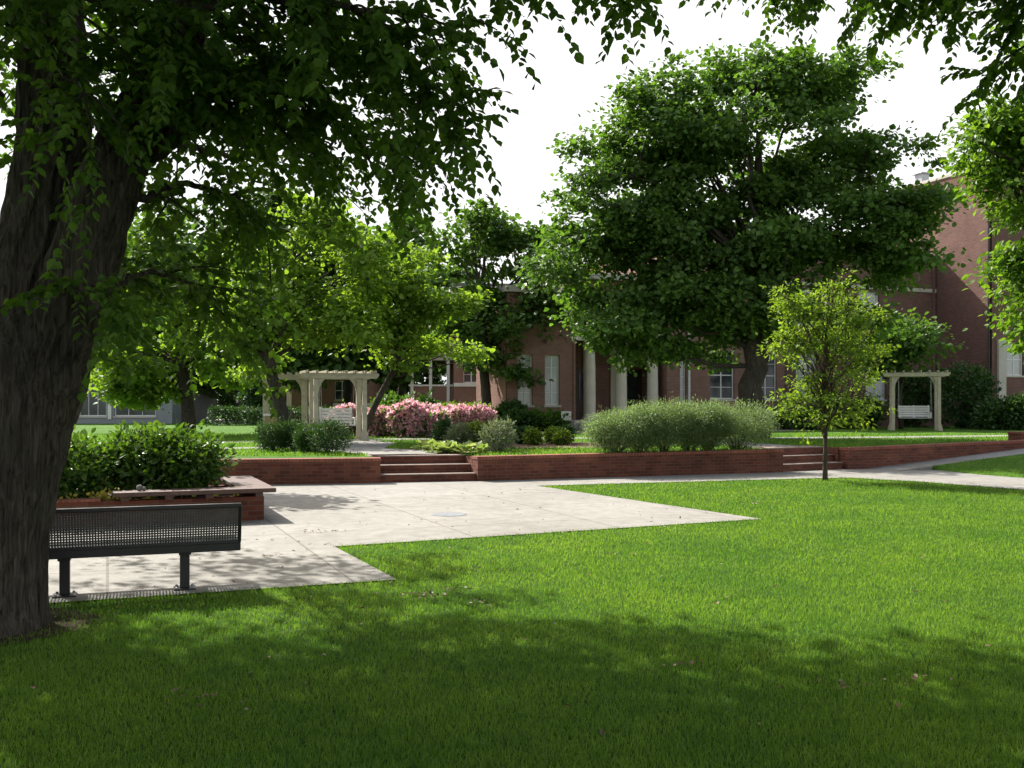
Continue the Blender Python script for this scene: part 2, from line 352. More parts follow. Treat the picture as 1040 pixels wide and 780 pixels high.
def tree(name, label, base, trunk_pts, trunk_rad, lobes, n_clumps, per, sig, size, mat, bark='bark2', seed=1, group=None, limbs=14, twigs=50,
         shape=DIAM, lo=0.35, limb_r=0.33, droop=0.35, flat=0.55, start=0.35, prune=None, boughs=0, bsig=.22):
    r = np.random.default_rng(seed)
    root = thing(name, label, 'tree', base, 0, group)
    tm = MB(); tp = np.asarray(trunk_pts, float)
    n = max(8, int(len(tp) * 3)); s = np.linspace(0, 1, n); sp = poly_at(tp, s)
    sr = np.interp(s, np.linspace(0, 1, len(trunk_rad)), trunk_rad)
    sp[1:-1] += r.normal(size=(n - 2, 3)) * np.array([1, 1, 0]) * sr[1:-1, None] * 0.12
    tm.tube(sp, sr, 12)
    cc, cd = crown_clumps(r, lobes, n_clumps, lo, boughs, bsig)
    if prune is not None:
        k = prune(cc, r); cc, cd = cc[k], cd[k]
    ends = []
    order = r.permutation(len(cc))
    for i in order[:limbs]:
        q = cc[i]; zfrac = np.clip((q[2] - sp[0, 2]) / max(0.1, sp[-1, 2] - sp[0, 2]), 0, 1.2)
        st = np.clip(start + 0.6 * (zfrac - start) * r.uniform(0.5, 1.0), start, 0.96)
        p0 = poly_at(sp, st); r0 = np.interp(st, s, sr)
        L = np.linalg.norm(q - p0)
        c = curve(p0, p0 + (q - p0) * 0.95, r, 0.10, 0.07, 9)
        rr = np.linspace(max(0.02, r0 * limb_r * 1.2), max(0.008, r0 * 0.07), 9)
        tm.tube(c, rr, 6); ends.append(c)
    if ends:
        E = np.concatenate([e[3:] for e in ends])
        for i in order[limbs:limbs + twigs]:
            q = cc[i]; k = np.argmin(np.linalg.norm(E - q, axis=1) + 0.6 * np.maximum(0, E[:, 2] - q[2]))
            c = curve(E[k], q, r, 0.05, 0.08, 6)
            tm.tube(c, np.linspace(max(0.012, trunk_rad[0] * 0.09), 0.006, 6), 5)
    tm.build('trunk', M[bark], root, smooth=True, world=True)
    lm = MB(); add_leaves(lm, *clump_leaves(r, cc, cd, per, sig, size, droop, flat), shape)
    lm.build('crown', mat, root, world=True)
    return root
def plobe(px, py, Y, rx, ry, rd=None, w=1.0):
    k = Y / F
    return (P(px, py, Y), np.array([rx * k, (rd if rd is not None else rx * 0.85) * k, ry * k]), w)

def shrub(name, label, cat, base, lobes, n_clumps, per, sig, size, mat, seed, group=None, stems=6, shape=DIAM, lo=0.45, flat=0.7, droop=0.1, stem_r=0.018, upw=0.7,
          blossoms=0, bsize=0.07):
    r = np.random.default_rng(seed); base = np.array(base, float)
    root = thing(name, label, cat, base, 0, group)
    cc, cd = crown_clumps(r, lobes, n_clumps, lo)
    cc[:, 2] = np.maximum(cc[:, 2], 0.12)
    tm = MB()
    for i in r.permutation(len(cc))[:stems]:
        q = cc[i] * np.array([.8, .8, .9])
        p0 = np.array([q[0] * 0.15 + r.normal() * .03, q[1] * 0.15 + r.normal() * .03, -0.03])
        tm.tube(curve(p0, q, r, 0.06, 0.06, 6), np.linspace(stem_r, stem_r * 0.3, 6), 5)
    tm.build('stems', M['bark2'], root, smooth=True)
    lm = MB(); p, s, ax, nm = clump_leaves(r, cc, cd, per, sig, size, droop, flat, upw)
    k = p[:, 2] > 0.03
    add_leaves(lm, p[k], s[k], ax[k], nm[k], shape); lm.build('foliage', mat, root)
    if blossoms:
        bc, bd = crown_clumps(r, lobes, blossoms, 0.85)
        k = (bc[:, 2] > 0.15); bc, bd = bc[k], bd[k]
        bm_ = MB(); add_leaves(bm_, *clump_leaves(r, bc, bd, 9, 0.045, bsize, -0.2, 1.0, 0.4), BROAD)
        bm_.build('blossoms', M['blossom'], root)
    return root

# ------------------------------------------------------------------ the setting: ground
def sheet(name, poly, zf, mat, cuts_y=(), cuts_x=(), lift=0.0, kind='structure'):
    bm = bmesh.new()
    vs = [bm.verts.new((float(x), float(y), 0)) for x, y in poly]
    f = bm.faces.new(vs); bm.normal_update()
    if f.normal.z < 0: f.normal_flip()
    bmesh.ops.triangulate(bm, faces=bm.faces[:])
    for ax, cs in ((1, cuts_y), (0, cuts_x)):
        for c in cs:
            co = [0, 0, 0]; co[ax] = c; no = [0, 0, 0]; no[ax] = 1
            bmesh.ops.bisect_plane(bm, geom=bm.verts[:] + bm.edges[:] + bm.faces[:], plane_co=co, plane_no=no, dist=1e-5)
    for v in bm.verts: v.co.z = float(zf(v.co.x, v.co.y)) + lift
    me = bpy.data.meshes.new(name); bm.to_mesh(me); bm.free(); me.materials.append(mat)
    o = bpy.data.objects.new(name, me); COL.objects.link(o)
    return tag(o, kind=kind)
flat = lambda x, y: 0.0
ter = lambda x, y: float(tz(y))

Lw = np.array([-2.70, 20.20]); Ld = np.array([2.86, 0.50]); Ld /= np.linalg.norm(Ld)     # left wall, right end
Lfar = Lw - Ld * 17.5
Aw = np.array([-0.72, 20.70]); Rw = np.array([6.47, 23.50]); Rd = (Rw - Aw) / np.linalg.norm(Rw - Aw)
Bw = np.array([8.40, 24.60]); Bend = Bw + U * 9.0
RISE = lambda t: max(0.0, t - 0.6) * 0.078
PLAZA = [(-20, 1.36), (-1.05, 8.99), (-2.0, 11.1), (3.5, 13.8), (0.49, 19.5), (5.87, 21.3), (7.4, 21.72), (8.5, 20.6), (9.67, 18.6), (14, 12.6),
         (16.5, 14.2), (11.6, 20.6), (10.75, 22.7), tuple(Bw + U*1.75 - W*1.0), tuple(Bw + U*0.6 - W*1.0), tuple(Bw + U*0.6 + W*.05), tuple(Bw + W*.05), tuple(Rw + W*1.2 + U*1.5), tuple(Rw + W*1.2), tuple(Rw + W*.05), tuple(Aw + W*.05), tuple(Aw + W*1.0), tuple(Lw + W*1.0), tuple(Lw + W*.05),
         tuple(Lfar + W*.05)]
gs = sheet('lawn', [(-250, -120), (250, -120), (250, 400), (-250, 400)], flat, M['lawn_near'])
sheet('plaza', PLAZA, flat, M['concrete'], lift=0.014)
# ramp walk and the sloping lawn beside it
rp = MB(); tt = np.linspace(0.6, 12, 20); V = []
for t in tt:
    a = Bw + U*t - W*1.0; b = Bw + U*t + W*0.05; V += [(*a, RISE(t) + .014), (*b, RISE(t) + .014)]
rp.add(V, [(2*i, 2*i+2, 2*i+3, 2*i+1) for i in range(len(tt) - 1)])
for i, t in enumerate(tt[:-1]):
    a = Bw + U*t - W*1.0; b = Bw + U*tt[i+1] - W*1.0
    rp.add([(*a, -.05), (*b, -.05), (*b, RISE(tt[i+1]) + .014), (*a, RISE(t) + .014)], [(0, 1, 2, 3)])
tag(rp.build('ramp_walk', M['concrete']), kind='structure')
il = MB(); V = []
tt2 = np.linspace(1.75, 12, 20)
e0, e1, e2 = np.array([10.75, 22.7]), np.array([11.6, 20.6]), np.array([16.5, 14.2])
for t in tt2:
    q = (t - 1.75) / 10.25
    a = Bw + U*t - W*1.0
    b = a * (1 - q) + e2 * q if False else (poly_at(np.array([[*a, 0], [a[0], a[1], 0]]), 0)[:2] if q == 0 else None)
    lowp = np.array([np.interp(q, [0, .12, .3, 1], [a[0] if q == 0 else (Bw + U*1.75 - W)[0], e0[0], e1[0], 19.5]), np.interp(q, [0, .12, .3, 1], [(Bw + U*1.75 - W)[1], e0[1], e1[1], 15.0])])
    for s_ in (0, .35, .7, 1): 
        c = a * (1 - s_) + lowp * s_; zz = RISE(t) * (1 - s_) ** 1.4 + .02 * (1 - s_)
        V.append((c[0], c[1], zz + .006))
il.add(V, [(4*i+k, 4*i+k+1, 4*i+k+5, 4*i+k+4) for i in range(len(tt2)-1) for k in range(3)])
bank = tag(il.build('lawn_bank', M['lawn_far'], smooth=True), kind='structure')
# terrace behind the low walls
o_ = 0.12
TB = [(-160, 4), tuple(Lfar + W*o_), tuple(Lw + W*o_ - Ld*.01), tuple(Lw + W*1.12), tuple(Aw + W*1.12 + U*.02), tuple(Aw + W*o_ + U*.06), tuple(Rw + W*o_ - U*.02), tuple(Rw + W*1.1), tuple(Bw + W*1.1 - U*.1), tuple(Bw + W*o_), tuple(Bend + W*o_), (160, 80), (160, 380), (-160, 380)]
sheet('terrace_lawn', TB, ter, M['lawn_far'], (22, 62))
def strip(name, pts, w, mat, lift, cuts=(22, 62)):
    pts = np.array(pts, float); d = np.gradient(pts, axis=0); d /= np.linalg.norm(d, axis=1)[:, None]; nn = np.c_[-d[:, 1], d[:, 0]]
    poly = list(pts + nn * w / 2) + list((pts - nn * w / 2)[::-1])
    return sheet(name, poly, ter, mat, cuts, (), lift)
strip('cross_walk', [(-16, 26.4), (-9, 28.2), (-3, 31), (2, 31.6), (8, 31.6), (13, 32.6), (22, 35.5)], 1.3, M['concrete'], .008)
strip('stair_walk', [tuple((Lw + Aw)/2 + W*1.0 + U*.05), tuple((Lw + Aw)/2 + W*2.2), tuple((Lw+Aw)/2 + W*4.5 - U*.8), (-4.2, 27.5), (-5.5, 30)], 2.0, M['concrete'], .012)
strip('wall_walk', [(-14, 22.6), (-9, 23.6), (-5.2, 25.2), (-3.6, 26.6)], 0.9, M['concrete'], .016)
strip('right_stair_walk', [tuple((Rw + Bw)/2 + W*1.05), tuple((Rw + Bw)/2 + W*4), (6.5, 31.4)], 1.7, M['concrete'], .012)
strip('hall_walk', [(-6, 36.5), (0, 37.6), (5, 39), (12, 41.5)], 2.4, M['concrete'], .01)
strip('mulch_edge', [(-0.3, 24.4), (3.0, 24.9), (6, 26)], 0.12, M['concrete'], .03)
sheet('mulch_bed', [(-0.6, 24.6), (3.0, 25.1), (3.4, 28.4), (-0.6, 28.2)], ter, M['mulch'], (), (), .006)
sheet('shrub_bed', [(-2.6, 22.3), (-0.7, 22.0), (-0.2, 24.2), (-2.7, 24.4)], ter, M['mulch'], (22,), (), .006)
sheet('rose_bed', [(-5.6, 32.4), (-0.2, 33.6), (0.2, 38.5), (-5.2, 36)], ter, M['mulch'], (), (), .006)
sheet('foundation_bed', [(-1, 40), (6, 40.9), (21, 48), (21, 51), (-1, 43)], ter, M['mulch'], (), (), .006)
sheet('service_road', [(-20, 57), (-11, 55), (-12, 68), (-22, 70)], ter, M['concrete'], (62,), (), .01)

# ------------------------------------------------------------------ low brick walls and steps
def low_wall(label, p0, p1, h0, h1, th=0.32, z0=-0.1):
    d = (p1 - p0); L = np.linalg.norm(d); rz = atan2(d[1], d[0])
    root = thing('retaining_wall', label, 'wall', (*p0, 0), rz)
    hb = (h0 - .072, h1 - .072)
    b = MB(); V = [(0,0,z0),(L,0,z0),(L,th,z0),(0,th,z0),(0,0,hb[0]),(L,0,hb[1]),(L,th,hb[1]),(0,th,hb[0])]
    FQ = [(0,3,2,1),(4,5,6,7),(0,1,5,4),(1,2,6,5),(2,3,7,6),(3,0,4,7)]
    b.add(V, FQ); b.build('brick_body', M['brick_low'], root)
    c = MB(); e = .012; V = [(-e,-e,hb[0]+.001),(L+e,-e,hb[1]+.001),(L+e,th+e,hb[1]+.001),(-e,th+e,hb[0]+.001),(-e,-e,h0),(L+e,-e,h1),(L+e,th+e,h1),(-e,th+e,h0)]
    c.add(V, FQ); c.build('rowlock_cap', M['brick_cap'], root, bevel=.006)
    return root
low_wall('low brick retaining wall left of the wider brick steps', Lfar, Lw, .525, .525)
low_wall('long low brick retaining wall below the row of grey green shrubs', Aw, Rw, .53, .56)
low_wall('low brick retaining wall whose height tapers along the ramp behind the young tree', Bw, Bend, .545, .70)
def cheek(root_label, p, d, L, th, h, name='cheek_wall'):
    pass
def steps(label, pl, dl, pr, dr, n, tread, h, skew=0.10):
    """n risers between left edge (pl, direction dl) and right edge (pr, dr)"""
    root = thing('brick_steps', label, 'steps', (*((pl + pr) / 2), 0), GRID)
    for k in range(n):
        a0, a1 = skew + k * tread, skew + (n * tread + .25)
        poly = [pl + dl*a0, pr + dr*a0, pr + dr*a1, pl + dl*a1]
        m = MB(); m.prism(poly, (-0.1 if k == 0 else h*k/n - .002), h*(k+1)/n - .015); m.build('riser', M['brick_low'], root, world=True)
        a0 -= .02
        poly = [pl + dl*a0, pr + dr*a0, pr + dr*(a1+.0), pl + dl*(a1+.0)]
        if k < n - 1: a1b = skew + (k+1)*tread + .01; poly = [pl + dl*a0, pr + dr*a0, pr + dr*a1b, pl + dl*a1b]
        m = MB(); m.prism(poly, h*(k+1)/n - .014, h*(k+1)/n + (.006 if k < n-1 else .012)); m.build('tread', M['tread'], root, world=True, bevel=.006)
    # brick cheek along the right edge
    q0 = pr + U*.0; q1 = pr + dr*1.45
    poly = [q0 + U*.004 + W*.33, q0 + U*.33 + W*.33, q1 + U*.33, q1 + U*.004]
    m = MB(); m.prism(poly, -.1, h - .006); m.build('cheek_wall', M['brick_low'], root, world=True)
    return root
steps('wider brick steps with three risers between two low walls near the planter', Lw, W, Aw, W, 3, .36, .52, 0.10)
steps('narrower brick steps with three risers behind the young tree', Rw, W, Bw - U*.05, W, 3, .34, .54, 0.15)
pr_ = thing('brick_pier', 'low square brick pier at the top of the ramp walk', 'pier', (*(Bw + U*6.6 + W*0.55), 0.3), GRID)
b = MB(); b.box(0, 2.2, 0, .45, 0, .50); b.build('brick_body', M['brick_low'], pr_)
b = MB(); b.box(-.02, 2.22, -.02, .47, .501, .56); b.build('rowlock_cap', M['brick_cap'], pr_, bevel=.006)

# utility cover on plaza
uc = MB(); uc.lathe([(.26, 0), (.26, .006), (.24, .010), (.20, .008), (.02, .010)], 32)
M['cover'] = plain('worn iron cover', (0.17, 0.18, 0.19), 0.7, 0.2, 0.25, 9.0); o = uc.build('utility_cover', M['cover']); o.location = (*G(456, 523.5), .012)
tag(o, 'round grey metal utility cover set flush in the concrete plaza', 'cover')

# ------------------------------------------------------------------ planter
C0 = np.array([-3.45, 13.7])
pl = thing('brick_planter', 'brick planter box with a plank seat on its corner, full of leafy shrubs', 'planter', (*C0, 0), GRID)
LX, DY, TH = -8.2, 2.35, .24
b = MB(); b.box(LX, 0, 0, TH, -.05, .34); b.build('front_wall', M['brick_low'], pl)
b = MB(); b.box(-TH, 0, TH + .002, DY, -.05, .34); b.build('side_wall', M['brick_low'], pl)
b = MB(); b.box(LX, -TH - .002, DY - TH, DY - .001, -.05, .338); b.build('back_wall', M['brick_low'], pl)
b = MB(); b.box(LX, -2.1, -.015, TH + .015, .342, .375); b.build('rowlock_cap', M['brick_cap'], pl, bevel=.006)
b = MB(); b.box(LX, -TH - .01, TH + .01, DY - TH - .01, .0, .30); b.build('soil', M['soil'], pl)
b = MB(); b.box(-1.95, .14, -.18, .22, .405, .465); b.build('seat_plank', M['slab'], pl, bevel=.008)
b = MB(); b.box(-.34, .14, .224, DY + .1, .405, .464); b.build('seat_plank', M['slab'], pl, bevel=.008)
for i, x in enumerate((-1.85, -1.3, -.78, -.12)):
    b = MB(); b.box(x, x + .10, -.06, .16, .341, .404); b.build('spacer', M['slab'], pl)
for y in (.9, 1.7):
    b = MB(); b.box(-.22, -.02, y, y + .1, .341, .404); b.build('spacer', M['slab'], pl)
def loc2w(o, x, y, z=0):
    c, s = cos(GRID), sin(GRID); l = o.location
    return np.array([l.x + c*x - s*y, l.y + s*x + c*y, l.z + z])
for i, (x, y, rx, h, lab) in enumerate([(-1.25, 1.2, .85, 1.02, 'bushy bright green shrub at the plank seat end of the brick planter'),
                                        (-3.0, 1.15, 1.3, .98, 'wide bushy green shrub in the brick planter beside the big forked trunk')]):
    h *= .9; lobes = [((0, 0, h*.45), np.array([rx*.85, .78, h*.5]), 1), ((-rx*.4, -.1, h*.6), np.array([rx*.5, .55, h*.42]), .8), ((rx*.45, .05, h*.5), np.array([rx*.5, .6, h*.45]), .8), ((0, .1, h*.78), np.array([rx*.5, .5, h*.3]), .7)]
    shrub('leafy_shrub', lab, 'shrub', loc2w(pl, x, y, .30), lobes, 520, 16, .085, .085, M['leaf_hedge'], 200 + i, 'shrubs in the brick planter', 14, OVAL, .5, .8, -.1)
st = MB(); r = np.random.default_rng(5)
th_ = np.linspace(0, 2*pi, 13)[:-1]
prof = [(.01, 0), (.032, .008), (.043, .035), (.036, .068), (.014, .082)]
st.lathe(prof, 14); st.lathe([(.01, 0), (.025, .01), (.032, .03), (.02, .052), (.008, .058)], 12, (.058, .0, 0))
o = st.build('stone_lump', M['stone'], smooth=True); o.location = tuple(loc2w(pl, -1.62, -.0, .466)); tag(o, 'small rough grey lump lying on the planter plank seat', 'stone')
fl = MB(); n = 46; r = np.random.default_rng(8)
p = np.stack([loc2w(pl, r.uniform(-3.4, -.3), r.uniform(.26, .36), r.uniform(.30, .42)) for _ in range(n)])
add_leaves(fl, *clump_leaves(r, p, rnd_unit(r, n), 8, .03, .05, 0, 1), BROAD)
tag(fl.build('yellow_flowers', M['flower_y']), 'tiny yellow flowers under the plank seat of the brick planter', 'flowers', kind='stuff')

# ------------------------------------------------------------------ bench
bd = unit(np.array([0.90, 0.33])); bpos = np.array([-3.28, 8.32])
be = thing('mesh_bench', 'black metal bench with wire mesh backrest on concrete edge beside the big trunk', 'bench', (*bpos, .014), atan2(bd[1], bd[0]))
HX = .95   # local: x along, y toward the plaza (front), the back faces the camera
def back_pt(x, t):  # t 0..1 up the backrest
    return np.array([x, -.06 - .10 * t, .40 + .33 * t])
fr = MB()
for t, w in ((0.02, .035), (1, .05)): fr.bar(back_pt(-HX, t), back_pt(HX, t), w, .035)
for x in (-HX + .012, HX - .012): fr.bar(back_pt(x, 0.0), back_pt(x, 1.0), .03, .035)
fr.build('back_frame', M['metal'], be, bevel=.006)
ms = MB()
for x in np.arange(-HX + .03, HX - .02, .022): ms.bar(back_pt(x, .04), back_pt(x, .97), .0135, .004)
for t in np.linspace(.06, .96, 15): ms.bar(back_pt(-HX + .02, t), back_pt(HX - .02, t), .005, .013)
ms.build('backrest', M['mesh'], be)
se = MB()
for x in np.arange(-HX + .03, HX - .02, .026): se.bar((x, -.02, .395), (x, .42, .385), .011, .004)
for y in np.linspace(0.0, .40, 16): se.bar((-HX + .02, y, .392), (HX - .02, y, .392), .009, .004)
se.build('seat', M['mesh'], be)
sf = MB(); sf.box(-HX, HX, -.075, -.03, .325, .395); sf.box(-HX, HX, .42, .455, .33, .392)
for x in (-HX, HX - .03): sf.box(x, x + .03, -.029, .419, .335, .39)
sf.build('seat_frame', M['metal'], be, bevel=.006)
for x in (-.46, .49):
    lg = MB(); lg.box(x - .04, x + .04, .02, .10, .012, .325); lg.bar((x, .06, .30), (x, .38, .34), .06, .05); lg.box(x - .05, x + .05, -.03, .30, .300, .326)
    l = lg.build('leg', M['metal'], be, bevel=.005)
    fp = MB(); fp.box(x - .09, x + .09, -.03, .15, 0, .012); fp.build('foot_plate', M['metal'], l)
    for dx in (-.065, .065):
        for y in (-.01, .13):
            bo = MB(); bo.lathe([(.012, .012), (.012, .024), (.006, .028)], 8, (x + dx, y, 0)); bo.build('bolt', M['galv'], l)

# ------------------------------------------------------------------ big foreground tree
def vnoise(rng, na, nl, a, l):
    g = rng.random((na, nl + 2)); ia = np.floor(a * na).astype(int); fa = a * na - ia; il_ = np.floor(l * nl).astype(int); fl_ = l * nl - il_
    s = lambda f: f * f * (3 - 2 * f); fa = s(fa); fl_ = s(fl_)
    i0, i1 = ia % na, (ia + 1) % na; l0 = np.clip(il_, 0, nl); l1 = l0 + 1
    return (g[i0, l0]*(1-fa) + g[i1, l0]*fa)*(1-fl_) + (g[i0, l1]*(1-fa) + g[i1, l1]*fa)*fl_
def bark_tube(mb, pts, rad, seed, n=150, step=.02, depth=.042):
    pts = np.asarray(pts, float); L = np.sum(np.linalg.norm(np.diff(pts, axis=0), axis=1)); m = max(6, int(L / step))
    s = np.linspace(0, 1, m)
    d = np.r_[0, np.cumsum(np.linalg.norm(np.diff(pts, axis=0), axis=1))]; d /= d[-1]
    from numpy.polynomial import polynomial as _p
    c = np.stack([np.interp(s, d, pts[:, k]) for k in range(3)], -1); rr = np.interp(s, d, rad)
    ker = np.ones(15) / 15
    for k in range(3): c[:, k] = np.convolve(np.pad(c[:, k], 7, 'edge'), ker, 'valid')
    rr = np.convolve(np.pad(rr, 7, 'edge'), ker, 'valid')
    rng = np.random.default_rng(seed)
    A, S = np.meshgrid(np.arange(n) / n, s); 
    warp = (vnoise(rng, 8, max(2, int(L * 3)), A, S) - .5) * .05
    A2 = (A + warp) % 1.0
    n1 = vnoise(rng, 30, max(2, int(L * 2.6)), A2, S); rid = 1 - np.abs(2 * n1 - 1)
    n2 = vnoise(rng, 52, max(2, int(L * 11)), A2, S); n3 = vnoise(rng, 5, max(2, int(L * 1.2)), A, S)
    disp = depth * 1.1 * (rid - .5) + depth * .6 * (n2 - .5) + depth * .9 * (n3 - .5)
    dd = np.gradient(c, axis=0); dd = unit(dd); ref = np.array([1.0, 0, 0]); V = np.zeros((m, n, 3)); ang = np.arange(n) * 2 * pi / n
    for i in range(m):
        a = ref - dd[i] * (ref @ dd[i]); a /= np.linalg.norm(a); bq = np.cross(dd[i], a)
        V[i] = c[i] + (rr[i] + disp[i])[:, None] * (np.cos(ang)[:, None] * a + np.sin(ang)[:, None] * bq)
    i, j = np.meshgrid(np.arange(m - 1), np.arange(n), indexing='ij'); i = i.ravel(); j = j.ravel(); k = (j + 1) % n
    mb.add(V.reshape(-1, 3), np.stack([i*n + j, i*n + k, (i+1)*n + k, (i+1)*n + j], 1))
ft = thing('shade_tree', 'huge old shade tree with furrowed forked trunk standing in the lawn beside the bench', 'tree', (-3.85, 7.1, 0))
tm = MB()
bark_tube(tm, [(-3.92, 7.1, -.1), (-3.88, 7.1, .06), (-3.82, 7.1, .3), (-3.74, 7.1, .77), (-3.64, 7.12, 1.31), (-3.56, 7.15, 1.83), (-3.52, 7.2, 2.3)], [.66, .50, .40, .37, .385, .40, .26], 11)
bark_tube(tm, [(-3.62, 7.12, .9), (-3.46, 7.1, 1.5), (-3.23, 7.1, 2.2), (-2.98, 7.1, 2.93), (-2.84, 7.1, 3.32), (-2.55, 7.1, 3.9), (-2.25, 6.95, 4.7), (-1.9, 6.7, 5.6)], [.12, .22, .262, .215, .205, .19, .17, .13], 12)
bark_tube(tm, [(-3.68, 7.12, .9), (-3.68, 7.18, 1.5), (-3.72, 7.3, 2.2), (-3.56, 7.4, 2.93), (-3.44, 7.4, 3.46), (-3.40, 7.3, 4.5), (-3.5, 7.0, 5.8)], [.12, .26, .28, .245, .24, .20, .14], 13)
sprays = []           # foliage sprays: start, direction, length
rf = np.random.default_rng(21)
def limb(pts, r0, nbr, blen, density=1.0, first=.12):
    """a limb through pts with side branchlets that carry drooping leaf sprays"""
    pts = np.array(pts, float); n = 24; c = poly_at(pts, np.linspace(0, 1, n))
    for k in range(3): c[1:-1, k] = (c[:-2, k] + c[1:-1, k] + c[2:, k]) / 3
    c[1:-1] += rf.normal(size=(n - 2, 3)) * .015
    tm.tube(c, np.linspace(r0, .008, n), 7)
    for q in range(nbr):
        s = first + (1 - first) * (q + rf.random()) / nbr
        p0 = poly_at(c, s); d = poly_at(c, min(1, s + .03)) - poly_at(c, s - .03); d /= np.linalg.norm(d)
        side = unit(np.cross(d, [0, 0, 1]) * rf.choice([-1, 1]) + rf.normal(size=3) * .35)
        dir_ = unit(d * .7 + side * .9 + np.array([0, 0, rf.uniform(-.25, .25)]))
        L = blen * rf.uniform(.5, 1.15)
        m = 8; t = np.linspace(0, 1, m)[:, None]
        bc = p0 + dir_ * L * t + np.array([0, 0, -.35 * L]) * t ** 2
        tm.tube(bc, np.linspace(.011, .004, m), 5)
        for _ in range(int(rf.poisson(4.6 * density) + 2)):
            tt_ = rf.uniform(.15, 1); a = poly_at(bc, tt_)
            sd = unit(dir_ * .7 + rnd_unit(rf, 1)[0] * .9 + np.array([0, 0, -.15]))
            sprays.append((a, sd, rf.uniform(.22, .5)))
        sprays.append((bc[-1], unit(dir_ - np.array([0, 0, .5])), rf.uniform(.3, .5)))
S_ = lambda l: [P(*q) for q in l]
limb(S_([(150,160,7.1),(230,85,7.0),(330,55,6.8),(410,66,6.6),(455,98,6.5)]), .06, 26, .55)
limb(S_([(150,150,7.1),(250,112,7.4),(335,122,7.6),(395,145,7.8),(428,172,7.9)]), .05, 22, .5)
limb(S_([(140,200,7.1),(200,185,7.8),(250,205,8.2),(275,240,8.4)]), .035, 12, .5)
limb(S_([(150,40,6.9),(250,-10,6.4),(340,0,6.1),(410,15,6.0),(455,25,6.0)]), .06, 24, .5)
limb(S_([(150,-30,6.9),(300,-60,6.4),(450,-50,6.2),(560,-42,6.3),(655,-34,6.5)]), .05, 24, .42)
limb(S_([(30,120,7.3),(60,70,6.6),(85,90,6.2),(95,130,6.1)]), .03, 9, .45)
limb(S_([(20,60,7.3),(60,-10,6.5),(130,-5,6.2),(200,40,6.1)]), .05, 18, .55)
limb(S_([(110,290,7.1),(150,275,7.5),(205,290,7.9),(232,325,8.1)]), .022, 12, .5)
limb(S_([(60,300,6.9),(75,290,6.5),(92,300,6.3),(98,318,6.2)]), .015, 4, .22)
limb(S_([(170,100,7.1),(220,60,8.2),(320,20,9.2),(405,25,9.6),(450,50,9.7)]), .05, 22, .7)
limb(S_([(160,140,7.1),(200,150,8.2),(270,165,9.3),(320,180,9.8)]), .04, 16, .65)
limb(S_([(0,100,7.4),(-60,40,7.0),(20,-20,6.5),(90,20,6.2)]), .05, 10, .5)
limb(S_([(165,130,7.1),(195,80,6.8),(250,95,6.7),(300,95,6.7)]), .04, 14, .5)
# leaves along the sprays
lm = MB(); Pp = []; Sz = []; Ax = []; Nn = []
for a, sd, L in sprays:
    k = int(L / .031); t = (np.arange(k) + .7) / k
    tw = a + sd * (L * t)[:, None] + np.array([0, 0, -.22 * L]) * (t ** 2)[:, None]
    dv = unit(sd + np.array([0, 0, -.6]) * t[:, None]); up = np.array([0, 0, 1.0])
    sv = unit(np.cross(dv, up)); alt = np.where(np.arange(k) % 2 == 0, 1.0, -1.0)[:, None]
    ax = unit(dv * .75 + sv * alt * .85 + np.array([0, 0, -.32]) + rf.normal(size=(k, 3)) * .28)
    Pp.append(tw); Ax.append(ax); Sz.append(rf.uniform(.05, .092, k)); Nn.append(unit(up + rf.normal(size=(k, 3)) * .45))
add_leaves(lm, np.concatenate(Pp), np.concatenate(Sz), np.concatenate(Ax), np.concatenate(Nn), FGLEAF)
# the upper crown, over and behind the camera; its far edge sets where the shade on the lawn ends
ru = np.random.default_rng(31)
def keep_south(c, r):
    xs_ = c[:, 0] + .755 * c[:, 2]
    edge = 7.15 - .07 * xs_ + 0.30 * np.sin(xs_ * 1.3 + 1.0) + r.normal(size=len(c)) * .15 + np.where(r.random(len(c)) < np.where(xs_ < 0, .16, .05), r.exponential(np.where(xs_ < 0, 2.2, 1.0), len(c)), 0)
    fr_ = c[:, 2] - (EYE + .43 * np.maximum(c[:, 1], 0))
    return (c[:, 1] - .81 * c[:, 2] < edge) & ((fr_ > .5) | (c[:, 0] < -.16 * c[:, 1]) & (fr_ > -.4))
upl = [((-3.5, 9.5, 9.2), np.array([6.0, 5.5, 3.6]), 1.2), ((-6.5, 8.5, 7.5), np.array([4.5, 5.0, 3.0]), 1), ((-0.8, 8.5, 8.4), np.array([3.6, 5, 3.0]), 1), ((-4, 5.5, 8.0), np.array([5, 4.5, 3.0]), 1), ((-7.8, 11.5, 7.0), np.array([4, 4.5, 3.2]), 1.1), ((-8.3, 8.0, 6.0), np.array([3.6, 4.5, 2.6]), 1.2), ((-7.0, 5.0, 6.5), np.array([3.6, 4, 2.6]), 1), ((-1.0, 0.5, 8.2), np.array([6, 4.5, 2.8]), 1), ((-6.5, -0.5, 7.2), np.array([4.5, 4.5, 2.8]), 1), ((3.0, 4.0, 9.4), np.array([3.5, 4.5, 2.4]), .9)]  # unseen lobes over the camera added to block sky light on the lawn
cc, cd = crown_clumps(ru, upl, 5600, .12); k = keep_south(cc, ru); cc, cd = cc[k], cd[k]
add_leaves(lm, *clump_leaves(ru, cc, cd, 16, .26, .15, .4, .6), DIAM)
